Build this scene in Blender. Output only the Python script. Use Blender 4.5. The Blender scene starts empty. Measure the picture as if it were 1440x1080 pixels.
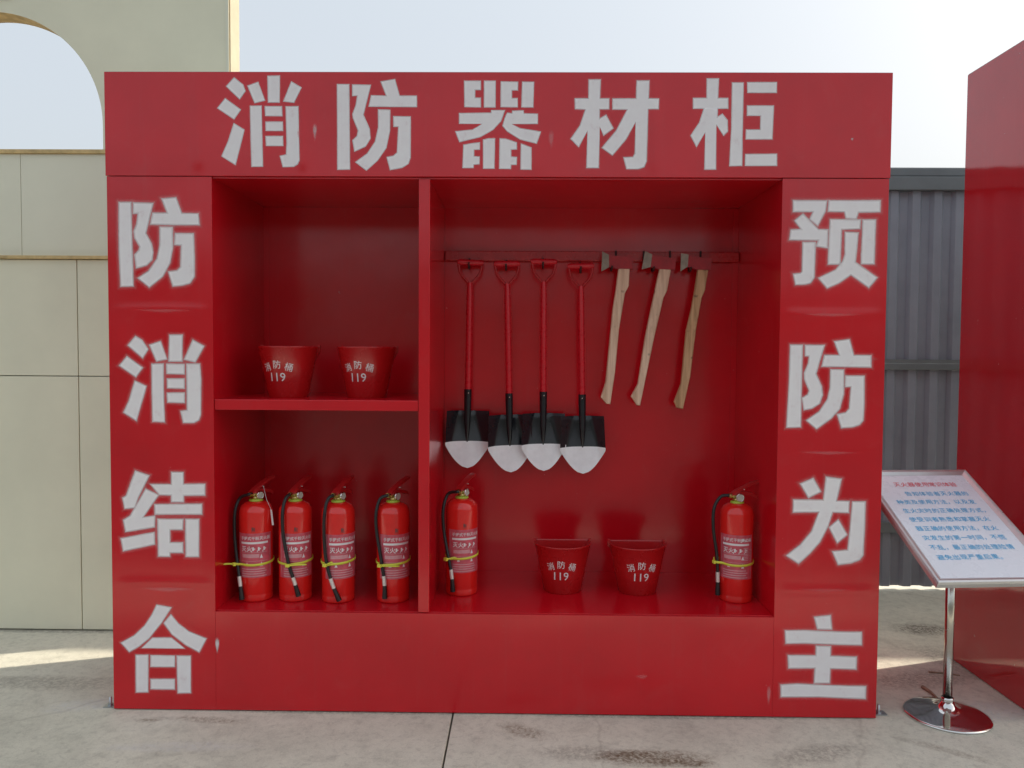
import bpy, bmesh, math, random
import numpy as np
from mathutils import Vector, Matrix, Euler, noise
from mathutils.geometry import tessellate_polygon

random.seed(7)
SC = bpy.context.scene
COL = SC.collection
RAD = math.radians

# ------------------------------------------------------------------ camera
F_PX = 1083.17
CAM = np.array([0.10265, -2.81171, 1.33732])
YAW, PIT, ROL = -0.01334, -0.03859, 0.00625
_f = np.array([math.sin(YAW) * math.cos(PIT), math.cos(YAW) * math.cos(PIT), math.sin(PIT)])
_r = np.array([math.cos(YAW), -math.sin(YAW), 0.0])
_u = np.cross(_r, _f)
R2 = _r * math.cos(ROL) + _u * math.sin(ROL)
U2 = -_r * math.sin(ROL) + _u * math.cos(ROL)
cd = bpy.data.cameras.new('camera')
cam = bpy.data.objects.new('camera', cd)
COL.objects.link(cam)
cd.sensor_width = 36.0
cd.lens = 36.0 * F_PX / 1440.0
cd.clip_start = 0.05
cd.clip_end = 2000
mw = Matrix.Identity(4)
for i in range(3):
    mw[i][0], mw[i][1], mw[i][2], mw[i][3] = R2[i], U2[i], -_f[i], CAM[i]
cam.matrix_world = mw
SC.camera = cam

# ------------------------------------------------------------------ sky, sun, exposure
SUN_AZ = RAD(18)      # angle of the sun behind the plane of the cabinet fronts, to the right
SUN_EL = RAD(36)
to_sun = Vector((math.cos(SUN_AZ) * math.cos(SUN_EL), math.sin(SUN_AZ) * math.cos(SUN_EL), math.sin(SUN_EL)))
w = bpy.data.worlds.new('World')
SC.world = w
w.use_nodes = True
nt = w.node_tree
bg = nt.nodes['Background']
sky = nt.nodes.new('ShaderNodeTexSky')
sky.sky_type = 'NISHITA'
sky.sun_disc = False
sky.sun_elevation = SUN_EL
sky.sun_rotation = math.pi / 2 - SUN_AZ
sky.altitude = 0
sky.air_density = 1.0
sky.dust_density = 10.0
sky.ozone_density = 1.0
haze_mix = nt.nodes.new('ShaderNodeMix')          # thin even high haze over the clear sky
haze_mix.data_type = 'RGBA'
haze_mix.inputs[0].default_value = 0.87
haze_mix.inputs[7].default_value = (1.23, 1.33, 1.40, 1)
nt.links.new(sky.outputs[0], haze_mix.inputs[6])
nt.links.new(haze_mix.outputs[2], bg.inputs[0])
bg.inputs[1].default_value = 0.13
sd = bpy.data.lights.new('sun', 'SUN')
sd.energy = 1.3          # weak hazy sun
sd.angle = RAD(1.2)
sd.color = (1.0, 0.89, 0.74)
sun = bpy.data.objects.new('sun', sd)
COL.objects.link(sun)
sun.rotation_euler = (-to_sun).to_track_quat('-Z', 'Y').to_euler()
SC.view_settings.view_transform = 'Standard'
SC.view_settings.look = 'None'
SC.view_settings.gamma = 1.0
SC.view_settings.exposure = 2.05
SC.cycles.max_bounces = 10

# ------------------------------------------------------------------ helpers
def ray(u, v):
    return _f + R2 * (u - 720) / F_PX - U2 * (v - 540) / F_PX
def onY(u, v, Y=0.0):
    d = ray(u, v); return Vector(CAM + d * (Y - CAM[1]) / d[1])
def onZ(u, v, Z=0.0):
    d = ray(u, v); return Vector(CAM + d * (Z - CAM[2]) / d[2])

def thing(name, label, cat, loc=(0, 0, 0), rz=0.0, group=None):
    o = bpy.data.objects.new(name, None)
    COL.objects.link(o)
    o.empty_display_size = 0.1
    o.location = loc
    o.rotation_euler = (0, 0, rz)
    o['label'] = label
    o['category'] = cat
    if group: o['group'] = group
    return o

class MB:
    """collects shapes, then becomes one mesh object"""
    def __init__(s):
        s.v = []; s.f = []; s.sm = []; s.mi = []
    def add(s, vs, fs, smooth=False, mi=0):
        n = len(s.v)
        s.v += [tuple(a) for a in vs]
        s.f += [tuple(i + n for i in a) for a in fs]
        s.sm += [smooth] * len(fs)
        s.mi += [mi] * len(fs)
        return s
    def box(s, x0, x1, y0, y1, z0, z1, mi=0):
        vs = [(x, y, z) for x in (x0, x1) for y in (y0, y1) for z in (z0, z1)]
        fs = [(0, 1, 3, 2), (4, 6, 7, 5), (0, 4, 5, 1), (2, 3, 7, 6), (0, 2, 6, 4), (1, 5, 7, 3)]
        return s.add(vs, fs, mi=mi)
    def bbox(s, x0, x1, y0, y1, z0, z1, b=0.003):
        """box with chamfered edges"""
        bm = bmesh.new()
        bmesh.ops.create_cube(bm, size=1)
        for q in bm.verts:
            q.co = Vector(((x0 + x1) / 2 + q.co.x * (x1 - x0), (y0 + y1) / 2 + q.co.y * (y1 - y0), (z0 + z1) / 2 + q.co.z * (z1 - z0)))
        bmesh.ops.bevel(bm, geom=bm.edges[:], offset=b, segments=2, profile=0.5, affect='EDGES')
        return s.frombm(bm)
    def frombm(s, bm, smooth=False):
        bm.verts.ensure_lookup_table(); bm.verts.index_update()
        s.add([v.co[:] for v in bm.verts], [[v.index for v in f.verts] for f in bm.faces], smooth)
        bm.free(); return s
    def lathe(s, prof, n=48, a0=0.0, a1=2 * math.pi, c=(0, 0, 0), axis='Z', smooth=True):
        full = abs(a1 - a0 - 2 * math.pi) < 1e-6
        m = n if full else n + 1
        vs = []
        for r, z in prof:
            for k in range(m):
                a = a0 + (a1 - a0) * k / n
                p = (r * math.cos(a), r * math.sin(a), z)
                if axis == 'X': p = (p[2], p[0], p[1])
                elif axis == 'Y': p = (p[0], -p[2], p[1])
                vs.append((p[0] + c[0], p[1] + c[1], p[2] + c[2]))
        fs = []
        for i in range(len(prof) - 1):
            for k in range(n):
                k2 = (k + 1) % m
                fs.append((i * m + k, i * m + k2, (i + 1) * m + k2, (i + 1) * m + k))
        return s.add(vs, fs, smooth)
    def tube(s, pts, rad, n=12, flat=1.0, cap=True):
        """round tube along pts; rad one number or one per point"""
        pts = [Vector(p) for p in pts]
        if not hasattr(rad, '__len__'): rad = [rad] * len(pts)
        t0 = (pts[1] - pts[0]).normalized()
        nrm = t0.orthogonal().normalized()
        vs = []
        for i, p in enumerate(pts):
            t = ((pts[min(i + 1, len(pts) - 1)] - pts[max(i - 1, 0)])).normalized()
            nrm = (nrm - t * nrm.dot(t)).normalized()
            b = t.cross(nrm)
            for k in range(n):
                a = 2 * math.pi * k / n
                vs.append(p + (nrm * math.cos(a) + b * math.sin(a) * flat) * rad[i])
        fs = [(i * n + k, i * n + (k + 1) % n, (i + 1) * n + (k + 1) % n, (i + 1) * n + k) for i in range(len(pts) - 1) for k in range(n)]
        s.add(vs, fs, True)
        if cap:
            s.add([vs[k] for k in range(n)][::-1], [tuple(range(n))])
            s.add(vs[-n:], [tuple(range(n))])
        return s
    def prism(s, front, back):
        """solid between two matching outlines (lists of 3D points)"""
        n = len(front)
        tris = tessellate_polygon([[Vector(p) for p in front]])
        vs = [tuple(p) for p in front]
        s.add(vs, [tuple(t) for t in tris])
        s.add([tuple(p) for p in back], [tuple(t[::-1]) for t in tris])
        s.add(list(map(tuple, front)) + list(map(tuple, back)), [(i, (i + 1) % n, n + (i + 1) % n, n + i) for i in range(n)])
        return s
    def build(s, name, mat, parent=None, off=(0, 0, 0), fix=True):
        me = bpy.data.meshes.new(name)
        vs = [(a[0] - off[0], a[1] - off[1], a[2] - off[2]) for a in s.v]
        me.from_pydata(vs, [], s.f)
        me.polygons.foreach_set('use_smooth', s.sm)
        mats = mat if isinstance(mat, (list, tuple)) else [mat]
        for m_ in mats: me.materials.append(m_)
        me.polygons.foreach_set('material_index', s.mi)
        me.update()
        if fix:
            bm = bmesh.new(); bm.from_mesh(me)
            bmesh.ops.recalc_face_normals(bm, faces=bm.faces[:])
            bm.to_mesh(me); bm.free()
        o = bpy.data.objects.new(name, me)
        COL.objects.link(o)
        if parent: o.parent = parent
        return o

def put(name, me, parent, loc=(0, 0, 0), rot=(0, 0, 0)):
    o = bpy.data.objects.new(name, me)
    COL.objects.link(o); o.parent = parent; o.location = loc; o.rotation_euler = rot
    return o
def struct(o):
    o['kind'] = 'structure'; return o
def spline(ctrl, n=10):
    """Catmull-Rom through control points"""
    P = [Vector(p) for p in ctrl]
    P = [P[0] * 2 - P[1]] + P + [P[-1] * 2 - P[-2]]
    out = []
    for i in range(1, len(P) - 2):
        for k in range(n):
            t = k / n
            a, b, c, d = P[i - 1], P[i], P[i + 1], P[i + 2]
            out.append(0.5 * ((2 * b) + (c - a) * t + (2 * a - 5 * b + 4 * c - d) * t * t + (3 * b - a - 3 * c + d) * t ** 3))
    out.append(P[-2])
    return out

_tc = {}
def text_geo(s, size, bold=0.0):
    """flat glyph outlines of a string, centred on the origin in XY"""
    key = (s, size, bold)
    if key in _tc: return _tc[key]
    cu = bpy.data.curves.new('txt', 'FONT')
    cu.body = s; cu.size = size; cu.resolution_u = 2; cu.offset = bold * size
    o = bpy.data.objects.new('txt', cu)
    COL.objects.link(o)
    bpy.context.view_layer.update()
    dg = bpy.context.evaluated_depsgraph_get()
    me = o.evaluated_get(dg).to_mesh()
    vs = [v.co.copy() for v in me.vertices]
    fs = [tuple(p.vertices) for p in me.polygons]
    o.evaluated_get(dg).to_mesh_clear()
    bpy.data.objects.remove(o); bpy.data.curves.remove(cu)
    if vs:
        cx = (min(v.x for v in vs) + max(v.x for v in vs)) / 2
        cy = (min(v.y for v in vs) + max(v.y for v in vs)) / 2
        vs = [Vector((v.x - cx, v.y - cy, 0)) for v in vs]
    _tc[key] = (vs, fs)
    return vs, fs

# ------------------------------------------------------------------ materials
def newmat(name):
    m = bpy.data.materials.new(name); m.use_nodes = True
    n = m.node_tree.nodes; l = m.node_tree.links
    return m, n, l, n['Principled BSDF']
def nd(n, t, **kw):
    x = n.new(t)
    for k, v in kw.items(): setattr(x, k, v)
    return x
def ramp(n, l, src, stops):
    r = n.new('ShaderNodeValToRGB')
    e = r.color_ramp.elements
    e[0].position, e[0].color = stops[0][0], (*stops[0][1], 1)
    e[1].position, e[1].color = stops[-1][0], (*stops[-1][1], 1)
    for p, c in stops[1:-1]:
        q = e.new(p); q.color = (*c, 1)
    l.new(src, r.inputs[0])
    return r.outputs[0]
def noise_tex(n, l, scale, detail=4, rough=0.5, vec=None, dist=0.0):
    t = n.new('ShaderNodeTexNoise')
    t.inputs['Scale'].default_value = scale; t.inputs['Detail'].default_value = detail
    t.inputs['Roughness'].default_value = rough; t.inputs['Distortion'].default_value = dist
    if vec is not None: l.new(vec, t.inputs['Vector'])
    return t.outputs['Fac']
def g(v): return (v, v, v)
def simple(name, col, rough, metal=0.0, var=0.12, nscale=9.0, bump=0.0, bscale=60.0, coat=0.0, rvar=0.08):
    m, n, l, b = newmat(name)
    pos = nd(n, 'ShaderNodeTexCoord').outputs['Object']
    f = noise_tex(n, l, nscale, 5, 0.6, pos)
    c0 = tuple(c * (1 - var) for c in col); c1 = tuple(min(1, c * (1 + var)) for c in col)
    l.new(ramp(n, l, f, [(0.3, c0), (0.7, c1)]), b.inputs['Base Color'])
    f2 = noise_tex(n, l, nscale * 2.7, 6, 0.65, pos)
    l.new(ramp(n, l, f2, [(0.3, g(max(0.01, rough - rvar))), (0.75, g(min(1, rough + rvar)))]), b.inputs['Roughness'])
    b.inputs['Metallic'].default_value = metal
    b.inputs['Coat Weight'].default_value = coat
    b.inputs['Coat Roughness'].default_value = 0.06
    if bump:
        f3 = noise_tex(n, l, bscale, 4, 0.6, pos)
        bp = nd(n, 'ShaderNodeBump'); bp.inputs['Strength'].default_value = 0.6; bp.inputs['Distance'].default_value = bump
        l.new(f3, bp.inputs['Height']); l.new(bp.outputs[0], b.inputs['Normal'])
    return m

def red_paint(name, col, rough, ior=1.72):
    m, n, l, b = newmat(name)
    pos = nd(n, 'ShaderNodeNewGeometry').outputs['Position']
    f = noise_tex(n, l, 1.7, 6, 0.6, pos)
    c0 = tuple(c * 0.86 for c in col); c1 = tuple(c * 1.08 for c in col)
    base = ramp(n, l, f, [(0.3, c0), (0.7, c1)])
    # light dust film and fine scuffs
    d = noise_tex(n, l, 5.0, 9, 0.72, pos, 0.6)
    mask = ramp(n, l, d, [(0.55, g(0)), (0.85, g(0.05))])
    mx = nd(n, 'ShaderNodeMix', data_type='RGBA')
    l.new(mask, mx.inputs[0]); l.new(base, mx.inputs[6]); mx.inputs[7].default_value = (0.45, 0.33, 0.30, 1)
    # specks of chipped paint
    sp = noise_tex(n, l, 38.0, 3, 0.5, pos)
    sm = ramp(n, l, sp, [(0.765, g(0)), (0.785, g(0.35))])
    mx2 = nd(n, 'ShaderNodeMix', data_type='RGBA')
    l.new(sm, mx2.inputs[0]); l.new(mx.outputs[2], mx2.inputs[6]); mx2.inputs[7].default_value = (0.5, 0.36, 0.34, 1)
    # faint rain streaks and hair scratches
    mp = nd(n, 'ShaderNodeMapping'); mp.inputs['Scale'].default_value = (34, 34, 1.3); l.new(pos, mp.inputs[0])
    stf = noise_tex(n, l, 1.0, 5, 0.7, mp.outputs[0], 0.2)
    mp2 = nd(n, 'ShaderNodeMapping'); mp2.inputs['Scale'].default_value = (7, 7, 230); mp2.inputs['Rotation'].default_value = (0, 0.5, 0); l.new(pos, mp2.inputs[0])
    scf = noise_tex(n, l, 1.0, 3, 0.5, mp2.outputs[0], 0.1)
    mx3 = nd(n, 'ShaderNodeMix', data_type='RGBA')
    l.new(ramp(n, l, stf, [(0.55, g(0)), (0.85, g(0.10))]), mx3.inputs[0]); l.new(mx2.outputs[2], mx3.inputs[6]); mx3.inputs[7].default_value = (0.40, 0.10, 0.10, 1)
    mx4 = nd(n, 'ShaderNodeMix', data_type='RGBA')
    l.new(ramp(n, l, scf, [(0.74, g(0)), (0.80, g(0.16))]), mx4.inputs[0]); l.new(mx3.outputs[2], mx4.inputs[6]); mx4.inputs[7].default_value = (0.55, 0.22, 0.22, 1)
    l.new(mx4.outputs[2], b.inputs['Base Color'])
    r = noise_tex(n, l, 3.1, 8, 0.7, pos)
    l.new(ramp(n, l, r, [(0.35, g(rough * 0.8)), (0.75, g(rough * 1.45))]), b.inputs['Roughness'])
    b.inputs['IOR'].default_value = ior
    # soft waviness of thin steel sheet and orange peel
    wv = noise_tex(n, l, 2.2, 2, 0.4, pos)
    op = noise_tex(n, l, 260.0, 2, 0.5, pos)
    b1 = nd(n, 'ShaderNodeBump'); b1.inputs['Strength'].default_value = 0.5; b1.inputs['Distance'].default_value = 0.011
    l.new(wv, b1.inputs['Height'])
    bv = nd(n, 'ShaderNodeBevel', samples=4); bv.inputs['Radius'].default_value = 0.0025
    l.new(bv.outputs[0], b1.inputs['Normal'])
    b2 = nd(n, 'ShaderNodeBump'); b2.inputs['Strength'].default_value = 0.12; b2.inputs['Distance'].default_value = 0.0003
    l.new(op, b2.inputs['Height']); l.new(b1.outputs[0], b2.inputs['Normal'])
    l.new(b2.outputs[0], b.inputs['Normal'])
    return m

M = {}
M['red'] = red_paint('red_sheet_paint', (0.58, 0.0055, 0.014), 0.18, 1.56)
M['red_box'] = red_paint('red_booth_paint', (0.42, 0.004, 0.012), 0.05, 1.85)
M['ext_red'] = simple('extinguisher_red', (0.74, 0.018, 0.014), 0.22, var=0.04, coat=0.5, rvar=0.05)
M['ext_head'] = simple('lever_red', (0.42, 0.012, 0.014), 0.35, var=0.08)
M['bucket_red'] = simple('bucket_red', (0.46, 0.010, 0.012), 0.27, var=0.05, nscale=4, coat=0.2, rvar=0.03)
M['shaft_red'] = simple('shaft_red', (0.62, 0.012, 0.024), 0.30, var=0.08, nscale=30)
M['rail_red'] = simple('rail_red', (0.46, 0.009, 0.012), 0.28, var=0.05, nscale=8)
M['axe_red'] = simple('axe_head_red', (0.36, 0.012, 0.020), 0.45, var=0.2, nscale=40, bump=0.0006)
M['steel_edge'] = simple('ground_steel', (0.30, 0.24, 0.19), 0.45, metal=0.8, var=0.2, nscale=60)
M['black_paint'] = simple('shovel_black', (0.014, 0.015, 0.019), 0.20, var=0.2, nscale=24, rvar=0.06)
M['tip_white'] = simple('shovel_white', (0.90, 0.90, 0.92), 0.45, var=0.06, nscale=30)
M['rubber'] = simple('black_rubber', (0.012, 0.012, 0.013), 0.42, var=0.2, nscale=40)
M['chrome'] = simple('chrome', (0.74, 0.73, 0.72), 0.10, metal=1.0, var=0.05, rvar=0.05)
M['brushed'] = simple('brushed_steel', (0.60, 0.57, 0.52), 0.24, metal=1.0, var=0.08)
M['frame'] = simple('satin_aluminium', (0.62, 0.61, 0.61), 0.34, metal=0.75, var=0.05)
M['brass'] = simple('brass', (0.55, 0.42, 0.16), 0.3, metal=1.0)
M['neck_ring'] = simple('neck_ring_green', (0.40, 0.52, 0.06), 0.45)
M['tie'] = simple('cable_tie_yellow', (0.72, 0.74, 0.07), 0.38, var=0.05)
M['silver'] = simple('silver_sleeve', (0.75, 0.72, 0.68), 0.35, metal=0.4)
M['dial'] = simple('gauge_dial', (0.50, 0.50, 0.44), 0.35)
M['white_print'] = simple('white_print', (0.78, 0.74, 0.75), 0.45, var=0.05, nscale=60)
M['label_pink'] = simple('label_field', (0.56, 0.085, 0.12), 0.35, var=0.22, nscale=50)
M['label_pale'] = simple('label_pale', (0.62, 0.30, 0.33), 0.4, var=0.12, nscale=70)
M['label_dark'] = simple('label_dark', (0.16, 0.05, 0.05), 0.4)
M['paper'] = simple('board_print_white', (0.80, 0.83, 0.90), 0.30, var=0.02, nscale=6)
M['ink_blue'] = simple('ink_blue', (0.03, 0.42, 0.74), 0.35, var=0.05)
M['ink_red'] = simple('ink_red', (0.78, 0.05, 0.09), 0.35, var=0.05)
M['zinc'] = simple('zinc_bolt', (0.5, 0.52, 0.54), 0.35, metal=0.9)
M['twig'] = simple('twig_bark', (0.28, 0.20, 0.14), 0.85, var=0.3, nscale=60)
M['hook'] = simple('hook_dark', (0.035, 0.012, 0.012), 0.5)
M['beige'] = simple('beige_board', (0.75, 0.74, 0.58), 0.62, var=0.06, nscale=2.0, bump=0.0004, bscale=40)
M['beige_mid'] = simple('beige_board_pale', (0.74, 0.745, 0.61), 0.60, var=0.05, nscale=1.6)
M['board_edge'] = simple('board_edge_tan', (0.56, 0.42, 0.20), 0.75, var=0.25, nscale=20)
M['cream'] = simple('cream_edge', (0.44, 0.395, 0.29), 0.7, var=0.08, nscale=8)
M['grey_panel'] = simple('grey_panel', (0.42, 0.40, 0.39), 0.6, var=0.04)
M['bounce_grey'] = simple('bounce_grey_sheet', (0.34, 0.35, 0.35), 0.5, metal=0.3)  # grey for the added sheets that keep bounce light neutral
M['fence'] = simple('fence_grey', (0.235, 0.25, 0.30), 0.45, var=0.14, nscale=3.0, bump=0.0004)
M['fence_rail'] = simple('fence_rail_grey', (0.14, 0.155, 0.165), 0.40, var=0.12, nscale=6.0)

def letter_mats():
    m, n, l, b = newmat('stencil_white')
    pos = nd(n, 'ShaderNodeNewGeometry').outputs['Position']
    f = noise_tex(n, l, 22.0, 8, 0.7, pos)
    c = ramp(n, l, f, [(0.28, (0.72, 0.63, 0.65)), (0.42, (0.82, 0.78, 0.80)), (0.75, (0.85, 0.83, 0.845))])
    # thin places and grime
    f2 = noise_tex(n, l, 90.0, 3, 0.6, pos)
    k = ramp(n, l, f2, [(0.70, g(0)), (0.80, g(0.35))])
    mx = nd(n, 'ShaderNodeMix', data_type='RGBA')
    l.new(k, mx.inputs[0]); l.new(c, mx.inputs[6]); mx.inputs[7].default_value = (0.50, 0.30, 0.32, 1)
    l.new(mx.outputs[2], b.inputs['Base Color'])
    b.inputs['Roughness'].default_value = 0.5
    m2, n, l, b = newmat('overspray_and_highlight')  # stencil overspray, also used for the painted dent highlights
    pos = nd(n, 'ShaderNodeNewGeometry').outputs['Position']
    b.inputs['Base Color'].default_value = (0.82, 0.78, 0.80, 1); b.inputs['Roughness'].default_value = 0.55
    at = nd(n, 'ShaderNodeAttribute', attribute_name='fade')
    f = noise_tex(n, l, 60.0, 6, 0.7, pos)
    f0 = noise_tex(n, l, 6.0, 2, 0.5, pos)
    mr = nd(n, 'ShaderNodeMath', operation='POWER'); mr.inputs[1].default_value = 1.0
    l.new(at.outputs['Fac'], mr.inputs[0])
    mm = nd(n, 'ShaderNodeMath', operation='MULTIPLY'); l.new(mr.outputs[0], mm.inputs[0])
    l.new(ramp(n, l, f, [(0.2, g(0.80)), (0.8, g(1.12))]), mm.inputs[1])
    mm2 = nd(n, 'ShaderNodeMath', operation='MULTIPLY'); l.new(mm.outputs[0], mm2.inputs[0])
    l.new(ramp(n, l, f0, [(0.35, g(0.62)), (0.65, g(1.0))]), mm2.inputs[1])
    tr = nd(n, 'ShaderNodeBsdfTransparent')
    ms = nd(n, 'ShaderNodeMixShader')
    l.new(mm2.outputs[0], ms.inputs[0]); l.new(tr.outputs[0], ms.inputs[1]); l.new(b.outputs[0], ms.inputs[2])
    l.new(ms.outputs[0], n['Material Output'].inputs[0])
    return m, m2
M['letter'], M['spray_highlight'] = letter_mats()

def wood(name, c0, c1, knots):
    m, n, l, b = newmat(name)
    tc = nd(n, 'ShaderNodeTexCoord').outputs['Object']
    mp = nd(n, 'ShaderNodeMapping'); mp.inputs['Scale'].default_value = (60, 60, 4.0)
    l.new(tc, mp.inputs[0])
    f = noise_tex(n, l, 1.0, 6, 0.65, mp.outputs[0], 0.8)
    col = ramp(n, l, f, [(0.32, c0), (0.5, tuple((a + 2 * b_) / 3 for a, b_ in zip(c0, c1))), (0.66, c1)])
    k = noise_tex(n, l, 26.0, 2, 0.4, tc)
    km = ramp(n, l, k, [(0.68, g(0)), (0.75, g(knots))])
    mx = nd(n, 'ShaderNodeMix', data_type='RGBA')
    l.new(km, mx.inputs[0]); l.new(col, mx.inputs[6]); mx.inputs[7].default_value = (0.10, 0.055, 0.03, 1)
    l.new(mx.outputs[2], b.inputs['Base Color'])
    b.inputs['Roughness'].default_value = 0.6
    bp = nd(n, 'ShaderNodeBump'); bp.inputs['Strength'].default_value = 0.4; bp.inputs['Distance'].default_value = 0.0006
    l.new(f, bp.inputs['Height']); l.new(bp.outputs[0], b.inputs['Normal'])
    return m
M['wood_pale'] = wood('handle_wood_pale', (0.58, 0.37, 0.24), (0.88, 0.66, 0.49), 0.6)
M['wood_dark'] = wood('handle_wood_tan', (0.40, 0.22, 0.10), (0.74, 0.50, 0.28), 0.95)

def concrete():
    m, n, l, b = newmat('concrete')
    pos = nd(n, 'ShaderNodeNewGeometry').outputs['Position']
    f1 = noise_tex(n, l, 0.9, 8, 0.62, pos, 0.4)
    f2 = noise_tex(n, l, 11.0, 8, 0.7, pos, 0.3)
    f3 = noise_tex(n, l, 190.0, 6, 0.75, pos)
    c1 = ramp(n, l, f1, [(0.28, (0.45, 0.445, 0.375)), (0.5, (0.63, 0.62, 0.52)), (0.72, (0.68, 0.67, 0.575))])
    c2 = ramp(n, l, f2, [(0.25, g(0.78)), (0.5, g(1.0)), (0.8, g(1.08))])
    c3 = ramp(n, l, f3, [(0.25, g(0.80)), (0.7, g(1.08))])
    mu = nd(n, 'ShaderNodeMix', data_type='RGBA', blend_type='MULTIPLY'); mu.inputs[0].default_value = 1
    l.new(c1, mu.inputs[6]); l.new(c2, mu.inputs[7])
    mu2 = nd(n, 'ShaderNodeMix', data_type='RGBA', blend_type='MULTIPLY'); mu2.inputs[0].default_value = 1
    l.new(mu.outputs[2], mu2.inputs[6]); l.new(c3, mu2.inputs[7])
    f4 = noise_tex(n, l, 42.0, 6, 0.7, pos, 0.6)
    mu3 = nd(n, 'ShaderNodeMix', data_type='RGBA', blend_type='MULTIPLY'); mu3.inputs[0].default_value = 1
    l.new(mu2.outputs[2], mu3.inputs[6]); l.new(ramp(n, l, f4, [(0.30, g(0.80)), (0.48, g(1.0)), (0.75, g(1.07))]), mu3.inputs[7])
    cur = mu3.outputs[2]
    def stain(cur, px, py, rx, ry, ang, col, amt, thr, nscale):
        mp = nd(n, 'ShaderNodeMapping', vector_type='TEXTURE')
        mp.inputs['Location'].default_value = (px, py, 0)
        mp.inputs['Rotation'].default_value = (0, 0, ang)
        mp.inputs['Scale'].default_value = (rx, ry, 1)
        l.new(pos, mp.inputs[0])
        ln = nd(n, 'ShaderNodeVectorMath', operation='LENGTH'); l.new(mp.outputs[0], ln.inputs[0])
        rg = ramp(n, l, ln.outputs['Value'], [(0.0, g(1)), (1.0, g(0))])
        fz = noise_tex(n, l, nscale * 1.8, 12, 0.82, pos, 1.0)
        mm = nd(n, 'ShaderNodeMath', operation='MULTIPLY'); l.new(rg, mm.inputs[0]); l.new(fz, mm.inputs[1])
        k = ramp(n, l, mm.outputs[0], [(thr - 0.13, g(0)), (thr + 0.03, g(amt))])
        fine = noise_tex(n, l, 62.0 + px * 3, 6, 0.75, pos, 0.5)
        kf = nd(n, 'ShaderNodeMath', operation='MULTIPLY'); l.new(k, kf.inputs[0])
        l.new(ramp(n, l, fine, [(0.40, g(0.12)), (0.58, g(1.0))]), kf.inputs[1])
        k = kf.outputs[0]
        mx = nd(n, 'ShaderNodeMix', data_type='RGBA')
        l.new(k, mx.inputs[0]); l.new(cur, mx.inputs[6]); mx.inputs[7].default_value = (*col, 1)
        return mx.outputs[2]
    brown = (0.13, 0.085, 0.045); grey = (0.16, 0.145, 0.12); pale = (0.56, 0.57, 0.56)
    def G(u, v): p = onZ(u, v); return p.x, p.y
    for (u, v, rx, ry, ang, col, amt, thr, ns) in [
        (880, 1062, 0.24, 0.07, 0.1, brown, 0.85, 0.36, 16), (960, 1072, 0.22, 0.06, -0.1, brown, 0.9, 0.34, 18),
        (735, 1028, 0.20, 0.09, -0.5, brown, 0.6, 0.34, 14), (820, 1060, 0.35, 0.10, 0.0, grey, 0.5, 0.34, 9),
        (290, 1012, 0.30, 0.05, -0.1, brown, 0.5, 0.33, 15), (212, 1012, 0.10, 0.05, 0.2, brown, 0.6, 0.34, 18),
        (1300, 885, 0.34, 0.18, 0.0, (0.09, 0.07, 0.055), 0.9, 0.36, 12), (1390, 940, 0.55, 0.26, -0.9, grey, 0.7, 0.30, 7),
        (1300, 955, 0.45, 0.16, 0.2, grey, 0.6, 0.30, 8), (1150, 1060, 0.4, 0.12, 0.3, grey, 0.5, 0.34, 12),
        (1330, 1055, 0.30, 0.05, -0.6, brown, 0.4, 0.33, 14), (60, 960, 0.7, 0.12, 0.0, grey, 0.45, 0.30, 5),
        (130, 990, 0.3, 0.10, 0.3, pale, 0.6, 0.30, 6), (1380, 1000, 0.45, 0.14, 0.1, pale, 0.6, 0.28, 6),
        (250, 1050, 0.5, 0.07, 0.05, pale, 0.5, 0.33, 9),
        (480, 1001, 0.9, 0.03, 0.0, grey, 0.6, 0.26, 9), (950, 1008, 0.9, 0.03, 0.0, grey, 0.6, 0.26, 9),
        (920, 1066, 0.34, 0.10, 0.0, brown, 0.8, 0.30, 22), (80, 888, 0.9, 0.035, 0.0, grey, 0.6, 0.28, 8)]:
        x, y = G(u, v)
        cur = stain(cur, x, y, rx, ry, ang, col, amt, thr, ns)
    # fine cracks
    vo = nd(n, 'ShaderNodeTexVoronoi', feature='DISTANCE_TO_EDGE'); vo.inputs['Scale'].default_value = 0.55
    wob = nd(n, 'ShaderNodeTexNoise'); wob.inputs['Scale'].default_value = 5; wob.inputs['Detail'].default_value = 5
    l.new(pos, wob.inputs['Vector'])
    ad = nd(n, 'ShaderNodeMix', data_type='VECTOR'); ad.inputs[0].default_value = 0.10
    l.new(pos, ad.inputs[4]); l.new(wob.outputs['Color'], ad.inputs[5]); l.new(ad.outputs[1], vo.inputs['Vector'])
    ck = ramp(n, l, vo.outputs['Distance'], [(0.0, g(0.22)), (0.0016, g(0))])
    mx = nd(n, 'ShaderNodeMix', data_type='RGBA')
    l.new(ck, mx.inputs[0]); l.new(cur, mx.inputs[6]); mx.inputs[7].default_value = (0.16, 0.14, 0.11, 1)
    l.new(mx.outputs[2], b.inputs['Base Color'])
    b.inputs['Roughness'].default_value = 0.72
    bp = nd(n, 'ShaderNodeBump'); bp.inputs['Strength'].default_value = 0.5; bp.inputs['Distance'].default_value = 0.0025
    l.new(f2, bp.inputs['Height'])
    bp2 = nd(n, 'ShaderNodeBump'); bp2.inputs['Strength'].default_value = 0.5; bp2.inputs['Distance'].default_value = 0.0008
    l.new(f3, bp2.inputs['Height']); l.new(bp.outputs[0], bp2.inputs['Normal'])
    l.new(bp2.outputs[0], b.inputs['Normal'])
    return m
M['concrete'] = concrete()
M['earth'] = simple('earth', (0.30, 0.27, 0.21), 0.9, var=0.2, nscale=0.4, bump=0.01, bscale=3)

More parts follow.
